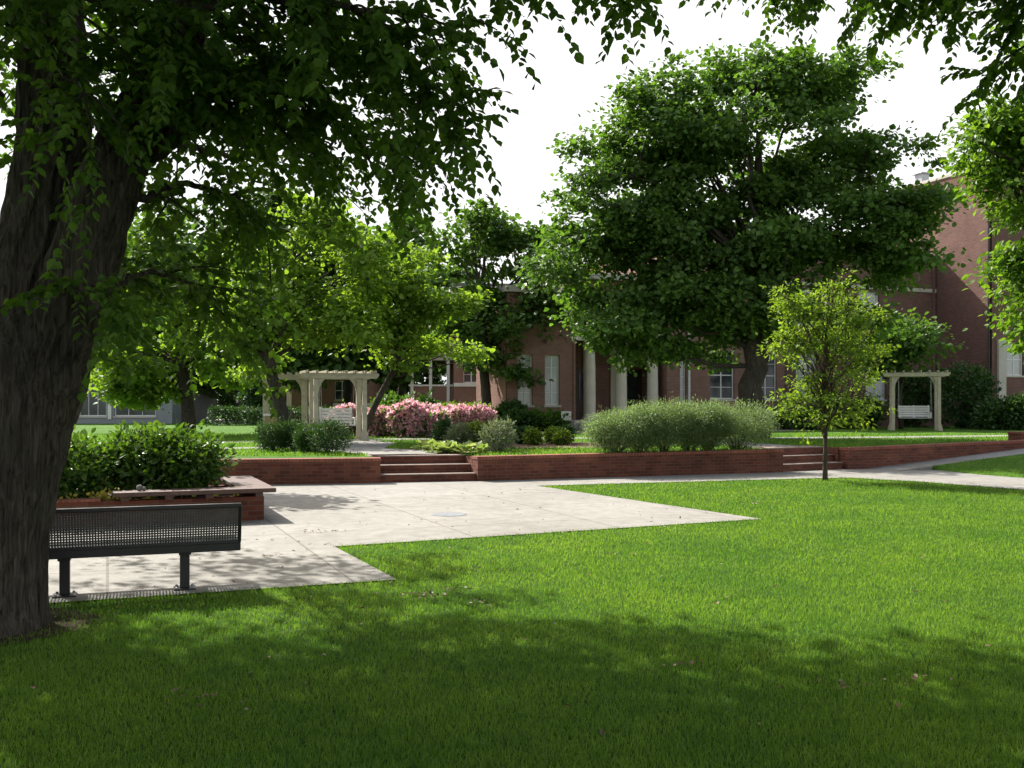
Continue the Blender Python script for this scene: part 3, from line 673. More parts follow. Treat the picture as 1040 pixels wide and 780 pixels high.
# an outer bough high behind the stems; it dapples the paving by the bench
gb = [(-3.42, 7.4, 4.2), (-4.6, 9.8, 5.6), (-6.0, 12.2, 6.4), (-7.2, 14.4, 6.7)]
tm.tube(poly_at(gb, np.linspace(0, 1, 14)), np.linspace(.10, .015, 14), 8)
c2, d2 = crown_clumps(ru, [((-6.6, 14.3, 6.3), np.array([2.3, 1.7, .9]), 1), ((-5.4, 12.6, 6.0), np.array([1.4, 1.2, .7]), .6)], 95, .1, 26, .3)
for q in c2[::4]: tm.tube(curve(poly_at(gb, ru.uniform(.55, 1)), q, ru, .05, .06, 6), np.linspace(.02, .006, 6), 5)
add_leaves(lm, *clump_leaves(ru, c2, d2, 20, .16, .10, .3, .5), FGLEAF)
E0 = [(-1.9, 6.7, 5.6), (-3.5, 7.0, 5.8), (-2.25, 6.95, 4.7)]
for i in ru.permutation(len(cc))[:26]:
    tm.tube(curve(E0[i % 3], cc[i], ru, .05, .06, 8), np.linspace(.10, .012, 8), 6)
tm.build('trunk', M['bark'], ft, smooth=True, world=True)
lm.build('crown', M['leaf_fg'], ft, world=True)

# overhead tree on the right (trunk outside the frame), hanging boughs along the top edge
sprays = []; tm = MB()
nt_ = thing('overhanging_tree', 'tree rooted outside the frame whose leafy boughs hang along the top edge above the maple', 'tree', (6.6, 5.2, 0))
rf = np.random.default_rng(77)
tm.tube([(6.6, 5.2, -.1), (6.6, 5.3, 1.5), (6.5, 5.6, 3.2), (6.3, 6.2, 4.8), (6.0, 6.8, 6.2)], [.30, .24, .21, .17, .1], 14)
limb([(6.4, 5.8, 4.2), P(1010,-75,8), P(960,-40,8.5), P(900,-28,8.8), P(850,-24,9.0), P(800,-30,9.3), P(760,-28,9.5)], .06, 34, .5, 1.6)
limb([(6.4, 5.8, 4.2), P(1030,-60,8), P(1000,-30,8.2), P(950,-18,8.3), P(895,-12,8.3)], .05, 26, .45, 1.5)
limb([(6.4, 5.8, 3.8), P(1065,-30,7.6), P(1048,5,7.8), P(1044,35,7.9), P(1040,60,8)], .04, 26, .4, 1.8)
limb([(6.4, 5.8, 4.0), P(1080,40,8.6), P(1050,80,9), P(1030,60,9.4)], .04, 12, .5)
lm = MB(); Pp = []; Sz = []; Ax = []; Nn = []
for a, sd, L in sprays:
    k = int(L / .031); t = (np.arange(k) + .7) / k
    tw = a + sd * (L * t)[:, None] + np.array([0, 0, -.22 * L]) * (t ** 2)[:, None]
    dv = unit(sd + np.array([0, 0, -.6]) * t[:, None]); up = np.array([0, 0, 1.0]); sv = unit(np.cross(dv, up)); alt = np.where(np.arange(k) % 2 == 0, 1.0, -1.0)[:, None]
    ax = unit(dv * .75 + sv * alt * .85 + np.array([0, 0, -.32]) + rf.normal(size=(k, 3)) * .28)
    Pp.append(tw); Ax.append(ax); Sz.append(rf.uniform(.055, .10, k)); Nn.append(unit(up + rf.normal(size=(k, 3)) * .45))
add_leaves(lm, np.concatenate(Pp), np.concatenate(Sz), np.concatenate(Ax), np.concatenate(Nn), FGLEAF)
cc, cd = crown_clumps(rf, [((7, 6.5, 7.4), np.array([3.2, 2.6, 1.6]), 1), ((5, 5.0, 7.2), np.array([2.5, 2.6, 1.5]), 1), ((6.5, 1.5, 7.6), np.array([4, 4, 2.4]), 1.3)], 700, .2)  # crown enlarged out of view to keep sky light off the lawn
add_leaves(lm, *clump_leaves(rf, cc, cd, 16, .24, .13, .4, .6), DIAM)
for i in range(0, 380, 24): tm.tube(curve((6.0, 6.8, 6.2), cc[i], rf, .05, .06, 7), np.linspace(.06, .01, 7), 5)
tm.build('trunk', M['bark'], nt_, smooth=True, world=True); lm.build('crown', M['leaf_fg'], nt_, world=True)

an = np.linspace(0, 2*pi, 29)[:-1]; rs_ = .70 + .10*np.sin(an*3 + 1) + .06*np.sin(an*7) + .14*np.cos(an - .2)
sheet('bare_soil', [(-3.92 + q*cos(a), 7.1 + q*sin(a)) for a, q in zip(an, rs_)], flat, M['soil'], lift=.005)
# ------------------------------------------------------------------ other trees
Ym = 32.0; zb = float(tz(Ym)); X = lambda px, Y: (px - CX) / F * Y
tree('maple_tree', 'broad dark green maple with thick trunk in front of the brick hall', (X(765, Ym), Ym, zb),
     [(X(765, Ym), Ym, zb - .1), (X(765, Ym), Ym, zb + .4), (X(764, Ym), Ym, 2.6), (X(768, Ym), Ym, 4.2), (X(772, Ym), Ym, 7), (X(770, Ym), Ym, 10.5)], [.52, .37, .33, .28, .18, .07],
     [plobe(770,130,Ym,112,80), plobe(655,185,Ym,82,72), plobe(600,275,Ym,52,72,60), plobe(640,320,Ym,75,48), plobe(730,310,Ym,90,56), plobe(850,205,Ym,92,75), plobe(890,240,Ym,68,50), plobe(690,130,Ym,62,52), plobe(830,95,Ym,52,42), plobe(750,78,Ym,52,34), plobe(850,310,Ym,60,55), plobe(750,230,Ym,80,60), plobe(672,248,Ym,66,48), plobe(690,300,Ym,60,40)],
     1650, 70, .25, .14, M['leaf_maple'], 'bark', 3, None, 34, 240, BROAD, .30, .22, .4, .5, .22, None, 270, .20)
Yy = 21.0
tree('young_tree', 'slender young tree with yellow green leaves on the lawn beside the path', (X(838, Yy), Yy, 0),
     [(X(838, Yy), Yy, -.05), (X(838.5, Yy), Yy, 1.0), (X(838, Yy), Yy, 2.0), (X(840, Yy), Yy, 3.2), (X(843, Yy), Yy, 4.3)], [.058, .042, .036, .025, .008],
     [plobe(838,365,Yy,48,62), plobe(815,345,Yy,36,45), plobe(868,335,Yy,32,40), plobe(845,315,Yy,38,32), plobe(812,395,Yy,28,30), plobe(865,390,Yy,34,34), plobe(850,298,Yy,22,18), plobe(793,348,Yy,20,10,None,1.6), plobe(893,312,Yy,14,18,None,1.6), plobe(800,305,Yy,14,16,None,1.4), plobe(800,415,Yy,26,16,None,1.5), plobe(870,418,Yy,28,16,None,1.5), plobe(838,425,Yy,40,12,None,1.2)],
     520, 13, .10, .082, M['leaf_young'], 'bark2', 5, None, 44, 170, OVAL, .15, .24, .25, .5, .15, None, 170, .22)
Yr = 15.0
tree('leafy_tree', 'bright green leafy tree leaning in from the right edge before the brick tower', (X(1110, Yr), Yr, 0),
     [(X(1110, Yr), Yr, -.1), (X(1108, Yr), Yr, 1.5), (X(1100, Yr), Yr, 3.5), (X(1090, Yr), Yr, 6), (X(1085, Yr), Yr, 8)], [.26, .2, .17, .12, .05],
     [plobe(1044,200,Yr,50,62), plobe(1008,158,Yr,36,28), plobe(1048,292,Yr,42,50), plobe(1030,120,Yr,42,55), plobe(1085,180,Yr,80,100), plobe(1070,60,Yr,55,60), plobe(1090,290,Yr,60,60), plobe(1026,250,Yr,22,40)],
     520, 38, .15, .10, M['leaf_right'], 'bark', 7, None, 30, 100, OVAL, .3, .35, .4, .55, .3, None, 80, .26)
Yd = 42.0; zb = float(tz(Yd))
tree('shade_tree', 'dark airy tree with a double trunk beside the low clipped hedge', (X(494, Yd), Yd, zb),
     [(X(496, Yd), Yd, zb - .1), (X(493, Yd), Yd, zb + 1.6), (X(490, Yd), Yd, 4.5), (X(492, Yd), Yd, 8)], [.24, .2, .15, .05],
     [plobe(490,252,Yd,52,40), plobe(528,330,Yd,44,48), plobe(500,335,Yd,48,46), plobe(465,300,Yd,32,40), plobe(535,275,Yd,40,36), plobe(505,370,Yd,42,22)], 440, 34, .27, .19, M['leaf_mid'], 'bark', 9, None, 30, 70, BROAD, .35, .36, .4, .55, .35, None, 50, .28)
Yl = 31.0; zb = float(tz(Yl))
tree('ornamental_tree', 'small light green tree with a leaning trunk between the arbor and the pink bushes', (X(366, Yl), Yl, zb),
     [(X(366, Yl), Yl, zb - .1), (X(378, Yl), Yl, zb + .9), (X(398, Yl), Yl, 2.6), (X(415, Yl), Yl, 3.8), (X(425, Yl), Yl, 5.6)], [.12, .10, .085, .06, .02],
     [plobe(430,345,Yl,52,38), plobe(405,280,Yl,48,42), plobe(385,330,Yl,44,34), plobe(445,300,Yl,34,38), plobe(380,250,Yl,40,32)], 400, 24, .19, .13, M['leaf_light'], 'bark', 10, None, 26, 80, BROAD, .3, .4, .35, .5, .35, None, 55, .26)
Yl = 29.0; zb = float(tz(Yl))
tree('ornamental_tree', 'light green tree with a stout leaning trunk in front of the arbors', (X(291, Yl), Yl, zb),
     [(X(291, Yl), Yl, zb - .1), (X(287, Yl), Yl, zb + .8), (X(278, Yl), Yl, 2.4), (X(268, Yl), Yl, 3.4), (X(275, Yl), Yl, 6)], [.24, .19, .15, .12, .03],
     [plobe(300,315,Yl,66,48), plobe(345,262,Yl,52,44), plobe(255,335,Yl,44,46), plobe(315,235,Yl,44,38), plobe(340,330,Yl,40,36), plobe(260,270,Yl,44,40)], 520, 26, .20, .135, M['leaf_light'], 'bark', 12, None, 30, 90, BROAD, .3, .4, .35, .5, .35, None, 75, .26)
Yl = 36.0; zb = float(tz(Yl))
tree('ornamental_tree', 'low branching tree with bright leaves in front of the pale grey building', (X(190, Yl), Yl, zb),
     [(X(191, Yl), Yl, zb - .1), (X(191, Yl), Yl, zb + .8), (X(186, Yl), Yl, 2.6), (X(182, Yl), Yl, 4), (X(185, Yl), Yl, 7.5)], [.28, .22, .18, .14, .03],
     [plobe(180,345,Yl,78,48), plobe(120,345,Yl,48,48), plobe(220,300,Yl,62,52), plobe(155,280,Yl,62,50), plobe(235,360,Yl,40,38), plobe(130,382,Yl,44,22), plobe(95,372,Yl,30,26), plobe(160,396,Yl,30,13), plobe(100,396,Yl,34,14), plobe(130,400,Yl,26,9)], 700, 26, .22, .16, M['leaf_light'], 'bark', 13, None, 30, 90, BROAD, .3, .4, .35, .5, .35, None, 80, .26)
Yl = 20.0; zb = float(tz(Yl))
tree('ornamental_tree', 'thin dark leaning tree half hidden behind the big forked trunk', (X(66, Yl), Yl, zb),
     [(X(60, Yl), Yl, zb - .1), (X(72, Yl), Yl, 1.2), (X(84, Yl), Yl, 1.9), (X(96, Yl), Yl, 3.2), (X(110, Yl), Yl, 5)], [.11, .09, .075, .06, .02],
     [plobe(120,300,Yl,60,50), plobe(70,280,Yl,60,60), plobe(160,260,Yl,46,40)], 240, 26, .2, .13, M['leaf_mid'], 'bark', 14, None, 18, 40, BROAD, .3, .4)
bgspec = [(20, 330, 62, 80, 70), (110, 300, 64, 75, 85), (200, 285, 66, 70, 90), (285, 270, 68, 68, 85), (350, 295, 66, 52, 75), (405, 285, 70, 48, 60), (455, 320, 76, 40, 48), (150, 345, 58, 60, 45), (310, 345, 58, 50, 40), (240, 350, 60, 55, 45), (395, 350, 60, 42, 34), (560, 300, 78, 40, 45)]
names = ['edge', 'tall', 'tall', 'tall', 'round', 'pale', 'far', 'low', 'low', 'low', 'low', 'edge', 'far']
bglab = ['dense dark tree behind the big forked trunk', 'tall dark tree behind the pale grey building', 'tall dark tree beyond the low branching tree', 'tallest dark tree behind the two arbors', 'rounded mid green tree rising behind the arbor with the porch swing',
         'dark tree rising behind the leaning light green tree', 'small far tree left of the three storey brick building', 'low dark tree overhanging the pale grey building', 'low dark tree right behind the arbors', 'low dark tree by the service road', 'low dark tree behind the pink bushes', 'far tree showing behind the brick hall roof']
for i, (px, py, Y, rx, ry) in enumerate(bgspec):
    z0 = float(tz(Y)); b_ = (X(px, Y), Y, z0); top = EYE + (HOR - py) / F * Y
    tree('background_tree', bglab[i], b_, [(b_[0], Y, z0 - .1), (b_[0] + .2, Y, z0 + 2), (b_[0], Y, top)], [.3, .24, .08],
         [plobe(px, py, Y, rx*.8, ry*.8), plobe(px - rx*.45, py + ry*.35, Y, rx*.5, ry*.5), plobe(px + rx*.45, py + ry*.3, Y, rx*.5, ry*.5), plobe(px + rx*.1, py - ry*.5, Y, rx*.5, ry*.45), plobe(px, py + ry*.55, Y, rx*.6, ry*.35)],
         420, 30, .5, .36, M['leaf_dark'] if i not in (4, 5, 8, 10) else M['leaf_mid'], 'bark', 50 + i, 'trees in the distance', 14, 30, BROAD, .35, .4, .35, .55, .35, None, 55, .24)

# ------------------------------------------------------------------ shrubs
gsp = 'grey green shrubs above the long wall'
wl = ['leftmost of the six grey green shrubs lined up above the long low wall', 'second from the left of the six grey green shrubs above the long wall', 'third from the left of the six grey green shrubs above the long wall', 'fourth from the left of the six grey green shrubs above the long wall',
      'fifth from the left of the six grey green shrubs above the long wall', 'widest and rightmost of the six grey green shrubs above the long wall']
for i, (px, y0, w, top) in enumerate([(625, 459, 50, 418), (651, 459, 44, 412), (672, 458, 54, 407), (700, 458, 46, 410), (719, 458, 44, 409), (748, 457, 68, 410)]):
    q = Aw + Rd * (2.3 + i * .0); Y = 1344.0 / (y0 + 1.5 - 400) ; Y = 22.0 + (px - 600) * .012
    base = T(px, Y); h = (y0 - top) / F * Y; rx = w / F * Y * .62
    lobes = [((0, 0, h*.62), np.array([rx, rx*.85, h*.40]), 1), ((-rx*.45, 0, h*.6), np.array([rx*.55, rx*.6, h*.33]), .7), ((rx*.45, .05, h*.6), np.array([rx*.55, rx*.6, h*.34]), .7), ((0, 0, h*.34), np.array([rx*.78, rx*.7, h*.30]), 1.1)]
    shrub('willow_shrub', wl[i], 'shrub', base, lobes, 620, 24, .075, .06, M['leaf_willow'], 300 + i, gsp, 22, SLIM, .35, .9, -.05, .012)
gp = 'pink flowering bushes'
pk = [(352, 33.5, 24, 24, 'small pink flowering bush seen through the arbor'), (388, 33.0, 20, 23, 'pink flowering bush beside the leaning trunk'), (414, 32.6, 24, 28, 'big front pink flowering bush with drooping blooms'), (440, 32.8, 20, 20, 'low pink flowering bush behind the dark round shrub'),
      (440, 36.5, 24, 22, 'pink flowering bush below the clipped hedge, rear row'), (464, 36.0, 24, 22, 'rear pink flowering bush in the middle of the row'), (487, 36.0, 20, 22, 'last pink flowering bush near the double trunk'), (428, 35.2, 20, 24, 'pink flowering bush wedged between front and rear rows')]
for i, (px, Y, w, hpx, lab) in enumerate(pk):
    base = T(px, Y); rx = w / F * Y * .70; h = hpx / F * Y * 1.25
    lobes = [((0, 0, h*.5), np.array([rx, rx*.8, h*.5]), 1), ((-rx*.5, -.1, h*.45), np.array([rx*.6, rx*.6, h*.42]), .7), ((rx*.5, -.05, h*.5), np.array([rx*.6, rx*.6, h*.45]), .7)]
    shrub('flowering_bush', lab, 'bush', base, lobes, 130, 14, .10, .10, M['leaf_mid'], 400 + i, gp, 8, DIAM, .5, .8, 0, .014, .7, 420, .095)
yw = [(277, 23.0, 30, 31, 'dark yew shrub nearest the planter, above the left wall'), (298, 23.2, 28, 30, 'second dark yew shrub above the left wall'), (314, 22.4, 24, 27, 'low dark yew shrub in the middle of the yew row'), (335, 22.0, 38, 34, 'largest dark yew shrub next to the wider steps')]
for i, (px, Y, w, hpx, lab) in enumerate(yw):
    base = T(px, Y); rx = w / F * Y * .55; h = hpx / F * Y
    lobes = [((0, 0, h*.48), np.array([rx, rx*.9, h*.48]), 1), ((-rx*.4, -.05, h*.6), np.array([rx*.5, rx*.6, h*.38]), .6), ((rx*.4, 0, h*.62), np.array([rx*.5, rx*.6, h*.38]), .6)]
    shrub('yew_shrub', lab, 'shrub', base, lobes, 220, 22, .06, .065, M['leaf_yew'], 500 + i, 'yew shrubs above the left wall', 8, SLIM, .5, .8, -.5, .015)
sh = [(450, 24.6, 16, 30, 'leaf_yew', 'dark round shrub in front of the pink bushes'), (466, 24.0, 20, 24, 'leaf_grey', 'small silvery shrub behind the hostas'), (484, 24.2, 20, 27, 'leaf_box', 'yellow green shrub behind the hostas'), (505, 22.6, 30, 33, 'leaf_grey', 'spiky silvery green shrub at the corner of the long wall'),
      (530, 27.2, 12, 15, 'leaf_yew', 'dark little round bush in the mulch bed'), (541, 26.5, 12, 15, 'leaf_box', 'yellow green little bush in the mulch bed'), (562, 27.4, 14, 16, 'leaf_box', 'taller yellow green little bush in the mulch bed'), (571, 26.6, 13, 13, 'leaf_box', 'low bright green little bush in the mulch bed'), (574, 27.8, 12, 17, 'leaf_yew', 'dark little bush behind the bright low one in the mulch bed')]
for i, (px, Y, w, hpx, mk, lab) in enumerate(sh):
    base = T(px, Y); rx = w / F * Y * .55; h = hpx / F * Y
    lobes = [((0, 0, h*.5), np.array([rx, rx*.9, h*.5]), 1), ((rx*.3, -.03, h*.66), np.array([rx*.6, rx*.6, h*.33]), .6)]
    big = mk == 'leaf_grey'
    shrub('garden_shrub', lab, 'shrub', base, lobes, 130, 18, .055, .085 if big else .06, M[mk], 600 + i, 'small garden shrubs', 8, SLIM if big else DIAM, .45, .8, -.6 if big else -.1, .012)
# hostas along the bed edge
def hosta_mesh(seed):
    r = np.random.default_rng(seed); m = MB(); n = 46
    a = r.random(n) * 2 * pi; el = r.uniform(.15, 1.2, n)
    d = np.stack([np.cos(a)*np.cos(el), np.sin(a)*np.cos(el), np.sin(el)], 1)
    p = d * r.uniform(.02, .16, n)[:, None] * np.array([1.2, 1.2, 1.0]) + np.array([0, 0, .03])
    add_leaves(m, p, r.uniform(.10, .17, n), unit(d + np.array([0, 0, -.3])), unit(np.array([0, 0, 1.0]) - d * .4), BROAD); return m
hm = [hosta_mesh(s) for s in (1, 2, 3)]; hobj = []
hs = [(431, 23.6), (438, 23.2), (446, 23.4), (453, 22.8), (461, 22.5), (469, 22.7), (476, 22.2), (483, 22.3), (490, 21.8), (443, 22.4), (457, 22.0), (466, 21.9), (474, 21.6), (450, 22.1)]
hl = ['pale hosta at the path end of the hosta edging', 'pale hosta in the hosta edging', None]
for i, (px, Y) in enumerate(hs):
    if i < 3: o = hm[i].build('hosta_plant', M['leaf_hosta']); hobj.append(o)
    else: o = hobj[i % 3].copy(); COL.objects.link(o)
    o.location = tuple(T(px, Y)); o.rotation_euler = (0, 0, i * 1.7); s_ = 1.05 + .15 * sin(i * 2.1); o.scale = (s_, s_, s_ * .95)
    tag(o, 'pale green hosta in the edging above the wider brick steps', 'plant', 'hostas edging the shrub bed')
# hedges and foundation shrubs
def hedge(label, p0, p1, w, h, mat, seed, n=260):
    r = np.random.default_rng(seed); p0 = np.array(p0, float); p1 = np.array(p1, float); d = (p1 - p0); L = np.linalg.norm(d[:2]); rz = atan2(d[1], d[0])
    root = thing('clipped_hedge', label, 'hedge', p0, rz)
    t = r.random((n, 3)); k = r.integers(0, 3, n)
    q = np.stack([t[:, 0]*L, (t[:, 1]-.5)*w, t[:, 2]*h], 1)
    q[k == 0, 2] = h * (.94 + .05*t[k == 0, 2]); q[k == 1, 1] = -w/2 * (.92 + .1*t[k == 1, 1])
    dr = np.stack([r.normal(size=n)*.3, np.where(k == 1, -1, 0) + r.normal(size=n)*.2, np.where(k == 0, 1, .3)], 1)
    m = MB(); add_leaves(m, *clump_leaves(r, q, unit(dr), 22, .09*max(1, h/1.4), .09*max(1, h/1.4), -.1, .8), DIAM); m.build('foliage', mat, root)
    s_ = MB()
    s_.tube([(.1, 0, -.06), (L*.5, .01, -.05), (L - .1, 0, -.06)], [.03, .03, .03], 5)
    for x in np.arange(.3, L, .6): s_.tube([(x, 0, -.07), (x + .04, .02, h*.7)], [.02, .01], 5)
    s_.build('stems', M['bark2'], root)
    return root
hedge('bright clipped hedge below the low brick wall of the three storey building', T(448, 44), T(493, 43), 1.4, .95, M['leaf_box'], 701, 380)
hedge('dark hedge across the far lawn behind the arbors', T(215, 50), T(350, 50), 1.3, .8, M['leaf_yew'], 702, 420)
hedge('tall dense hedge closing the view between the far trees', P(150, 412, 76)*np.array([1, 1, 0]) + np.array([0, 0, .6]), P(455, 412, 80)*np.array([1, 1, 0]) + np.array([0, 0, .6]), 2.5, 4.2, M['leaf_dark'], 703, 1500)
fsh = [(402, 40, 44, 34, 'leaf_mid', 'spreading mid green bush behind the leaning trunk'), (432, 41, 22, 30, 'leaf_yew', 'bluish dark bush left of the clipped hedge'), (518, 40.5, 22, 26, 'leaf_yew', 'black green bush right of the double trunk'), (528, 39.2, 26, 16, 'leaf_yew', 'low bush under the first hall window'), (545, 39.4, 22, 15, 'leaf_mid', 'low bush between the two left hall windows'), (561, 39.8, 16, 15, 'leaf_mid', 'low bush under the second hall window'),
       (980, 44, 54, 66, 'leaf_yew', 'tall dark bush against the brick tower right of the swing'), (1012, 42, 36, 26, 'leaf_yew', 'low dark bush by the pale pilaster of the tower'), (1040, 41.5, 36, 34, 'leaf_yew', 'dark bush under the tower window'), (930, 46, 40, 62, 'leaf_dark', 'dark bush behind the swing arbor'), (870, 44, 46, 30, 'leaf_dark', 'dark foundation bush behind the young tree'), (812, 42, 50, 22, 'leaf_dark', 'low dark bush by the maple trunk'), (262, 52, 28, 60, 'leaf_yew', 'narrow dark evergreen behind the left arbor')]
for i, (px, Y, w, hpx, mk, lab) in enumerate(fsh):
    base = T(px, Y); rx = w / F * Y * .55; h = hpx / F * Y
    lobes = [((0, 0, h*.48), np.array([rx, rx*.8, h*.5]), 1), ((-rx*.4, -.1, h*.5), np.array([rx*.55, rx*.6, h*.42]), .6), ((rx*.4, -.05, h*.55), np.array([rx*.55, rx*.6, h*.4]), .6)]
    shrub('foundation_bush', lab, 'bush', base, lobes, 240, 20, .14, .15, M[mk], 800 + i, None, 8, DIAM, .45, .8, 0, .02)
# understorey tree before the dark block, right of the young tree
Yb = 42.0
tree('dogwood_tree', 'small dark layered tree against the brick block above the swing arbor', (X(915, Yb), Yb, float(tz(Yb))), [(X(915, Yb), Yb, .6), (X(914, Yb), Yb, 2.2), (X(918, Yb), Yb, 4.5)], [.10, .08, .03],
     [plobe(925,345,Yb,40,24), plobe(900,355,Yb,36,26), plobe(885,330,Yb,30,22)], 170, 26, .28, .17, M['leaf_maple'], 'bark', 17, None, 12, 30, BROAD, .3, .4)

# ------------------------------------------------------------------ arbors with swings
def arbor(label, loc, rz, sx=.85, sy=.42, H=2.1, swing=None):
    root = thing('garden_arbor', label, 'arbor', loc, rz, 'cream timber arbors')
    for ix in (-1, 1):
        for iy in (-1, 1):
            m = MB(); x, y = ix*sx, iy*sy; w = .065; e = .14
            z = [-.05, .0, .12, .32, H - .02]; wx = [.14, .14, .115, w, w]
            V = []; 
            for zz, ww in zip(z, wx):
                V += [(x - (ww if ix < 0 else w), y - w, zz), (x + (ww if ix > 0 else w), y - w, zz), (x + (ww if ix > 0 else w), y + w, zz), (x - (ww if ix < 0 else w), y + w, zz)]
            f = [(3,2,1,0), (16,17,18,19)] + [(4*i + j, 4*i + (j+1) % 4, 4*i + 4 + (j+1) % 4, 4*i + 4 + j) for i in range(4) for j in range(4)]
            m.add(V, f); m.build('post', M['arbor'], root, bevel=.006)
    for iy in (-1, 1):
        for ix in (-1, 1):
            m = MB(); n = 8; o1 = []; o2 = []
            for q in range(n + 1):
                a = q / n * pi / 2
                o1.append((ix*(sx - .07) - ix*.42*(1 - cos(a)), H - .02 - .55*(1 - sin(a))))
                o2.append((ix*(sx - .07) - ix*.02 - ix*.40*(1 - cos(a))**.8 + ix*.0, H - .02 - .55*(1 - sin(a)) + .0))
            poly = [(ix*(sx - .066), H - .62)] + [(x_, z_) for x_, z_ in o1] + [(ix*(sx - .066), H - .02)]
            m.extr(poly if ix < 0 else poly[::-1], iy*sy - .03, iy*sy + .03); m.build('brace', M['arbor'], root)
    for iy in (-1, 1):
        m = MB(); y = iy*(sy + .085); m.extr([(-sx - .42, H + .0), (-sx - .34, H - .09), (sx + .34, H - .09), (sx + .42, H + .0), (sx + .42, H + .07), (-sx - .42, H + .07)], y - .022, y + .022); m.build('beam', M['arbor'], root, bevel=.005)
    for x in np.linspace(-sx - .28, sx + .28, 8):
        m = MB(); m.box(x - .02, x + .02, -sy - .34, sy + .34, H + .072, H + .15); m.build('rafter', M['arbor'], root)
    return root
def swing(label, root, sx=.58, z=.48, H=2.1):
    sw = thing('porch_swing', label, 'swing', root.location, root.rotation_euler.z)
    m = MB()
    for y in np.linspace(-.24, .20, 5): m.box(-sx, sx, y, y + .075, z, z + .022)
    m.build('seat', M['white'], sw)
    m = MB()
    for q in range(5): zz = z + .06 + q*.095; m.box(-sx, sx, .27 + .02*q, .292 + .02*q, zz, zz + .078)
    for x in (-sx + .05, 0, sx - .05): m.bar((x, .285, z), (x, .395, z + .54), .05, .02)
    m.build('backrest', M['white'], sw)
    for x in (-sx, sx - .05):
        a = MB(); a.box(x, x + .05, -.26, .33, z + .22, z + .245); a.box(x, x + .05, -.25, -.20, z + .022, z + .219); a.build('armrest', M['white'], sw)
    for x in (-sx - .02, sx + .02):
        for y in (-.24, .36):
            c = MB(); c.tube([(x, y, z + .01), (x * .98, y*.5, 1.3), (x*.97, 0, H + .07)], .007, 5); c.build('chain', M['galv'], sw)
    return sw
Ya = 41.0
ar = arbor('cream timber arbor with flared posts in the shade of the brick block', T(929, Ya), radians(-16), .88, .46, 2.32)
swing('white porch swing hanging in the arbor by the brick block', ar, .62, .5, 2.32)
Ya = 29.6
ar1 = arbor('cream timber arbor beside the leaning light green tree', T(343, Ya), radians(20), .72, .45, 1.95)
swing('white porch swing hanging in the arbor beside the leaning tree', ar1, .50, .46, 1.95)
Ya = 32.8
ar2 = arbor('cream timber arbor standing behind the stout leaning trunk', T(290, Ya), radians(8), .62, .45, 2.0)
# bin
Yb = 31.0
bn = thing('litter_bin', 'tan square litter bin with pale lid by the arbor behind the yews', 'bin', T(275, Yb), radians(15))
m = MB(); m.box(-.19, .19, -.19, .19, 0, .72); m.build('body', M['bin'], bn, bevel=.01)
m = MB(); m.box(-.22, .22, -.22, .22, .722, .79); m.build('lid', M['white'], bn, bevel=.015)

# ------------------------------------------------------------------ buildings
def panel(mb, x0, x1, z0, z1, y, opens, reveal):
    xs = sorted({x0, x1, *[o[0] for o in opens], *[o[1] for o in opens]}); zs = sorted({z0, z1, *[o[2] for o in opens], *[o[3] for o in opens]})
    V = []; Fq = []
    def quad(a, b, c, d): i = len(V); V.extend([a, b, c, d]); Fq.append((i, i+1, i+2, i+3))
    for i in range(len(xs)-1):
        for j in range(len(zs)-1):
            cx, cz = (xs[i]+xs[i+1])/2, (zs[j]+zs[j+1])/2
            if any(o[0] < cx < o[1] and o[2] < cz < o[3] for o in opens): continue
            quad((xs[i], y, zs[j]), (xs[i+1], y, zs[j]), (xs[i+1], y, zs[j+1]), (xs[i], y, zs[j+1]))
    for a, b, c, d in opens:
        quad((a, y, c), (a, y+reveal, c), (a, y+reveal, d), (a, y, d)); quad((b, y+reveal, c), (b, y, c), (b, y, d), (b, y+reveal, d))
        quad((a, y, c), (b, y, c), (b, y+reveal, c), (a, y+reveal, c)); quad((a, y+reveal, d), (b, y+reveal, d), (b, y, d), (a, y, d))
    mb.add(V, Fq)
def window(root, x0, x1, z0, z1, y, rv=.14, cols=2, rows=4, glass='glass', sill=True):
    fr = MB(); f = .06; yy = y + rv - .05
    fr.box(x0, x0+f, yy, yy+.05, z0, z1); fr.box(x1-f, x1, yy, yy+.05, z0, z1); fr.box(x0+f, x1-f, yy, yy+.05, z0, z0+f); fr.box(x0+f, x1-f, yy, yy+.05, z1-f, z1)
    for c in range(1, cols):
        xc = x0 + (x1-x0)*c/cols; w = .03 if c*2 == cols else .014; fr.box(xc-w, xc+w, yy+.004, yy+.046, z0+f, z1-f)
    for q in range(1, rows):
        zc = z0 + (z1-z0)*q/rows; w = .025 if q*2 == rows else .013; fr.box(x0+f, x1-f, yy+.008, yy+.042, zc-w, zc+w)
    o = fr.build('window', M['white'], root)
    g = MB(); g.box(x0+.02, x1-.02, yy+.022, yy+.03, z0+.02, z1-.02); g.build('pane', M[glass], o)
    if sill:
        s_ = MB(); s_.box(x0-.06, x1+.06, y-.05, y+.08, z0-.09, z0-.002); s_.build('sill', M['trim'], o, bevel=.008)
    return o
J = np.array([21.5, 50.0]); ux, uy = .925, .38
def sp(px):
    k = (px - CX) / F; return -(J[0] - J[1]*k) / (ux - uy*k)
def ypx(px, z):  # image row of height z on the hall facade
    s = sp(px); Y = J[1] + s*uy; return HOR - (z - EYE)/Y*F
hall = thing('brick_hall', 'long red brick hall with columned entrance porch behind the maple', 'building', (*J, 0), atan2(uy, ux))
zb0 = .2
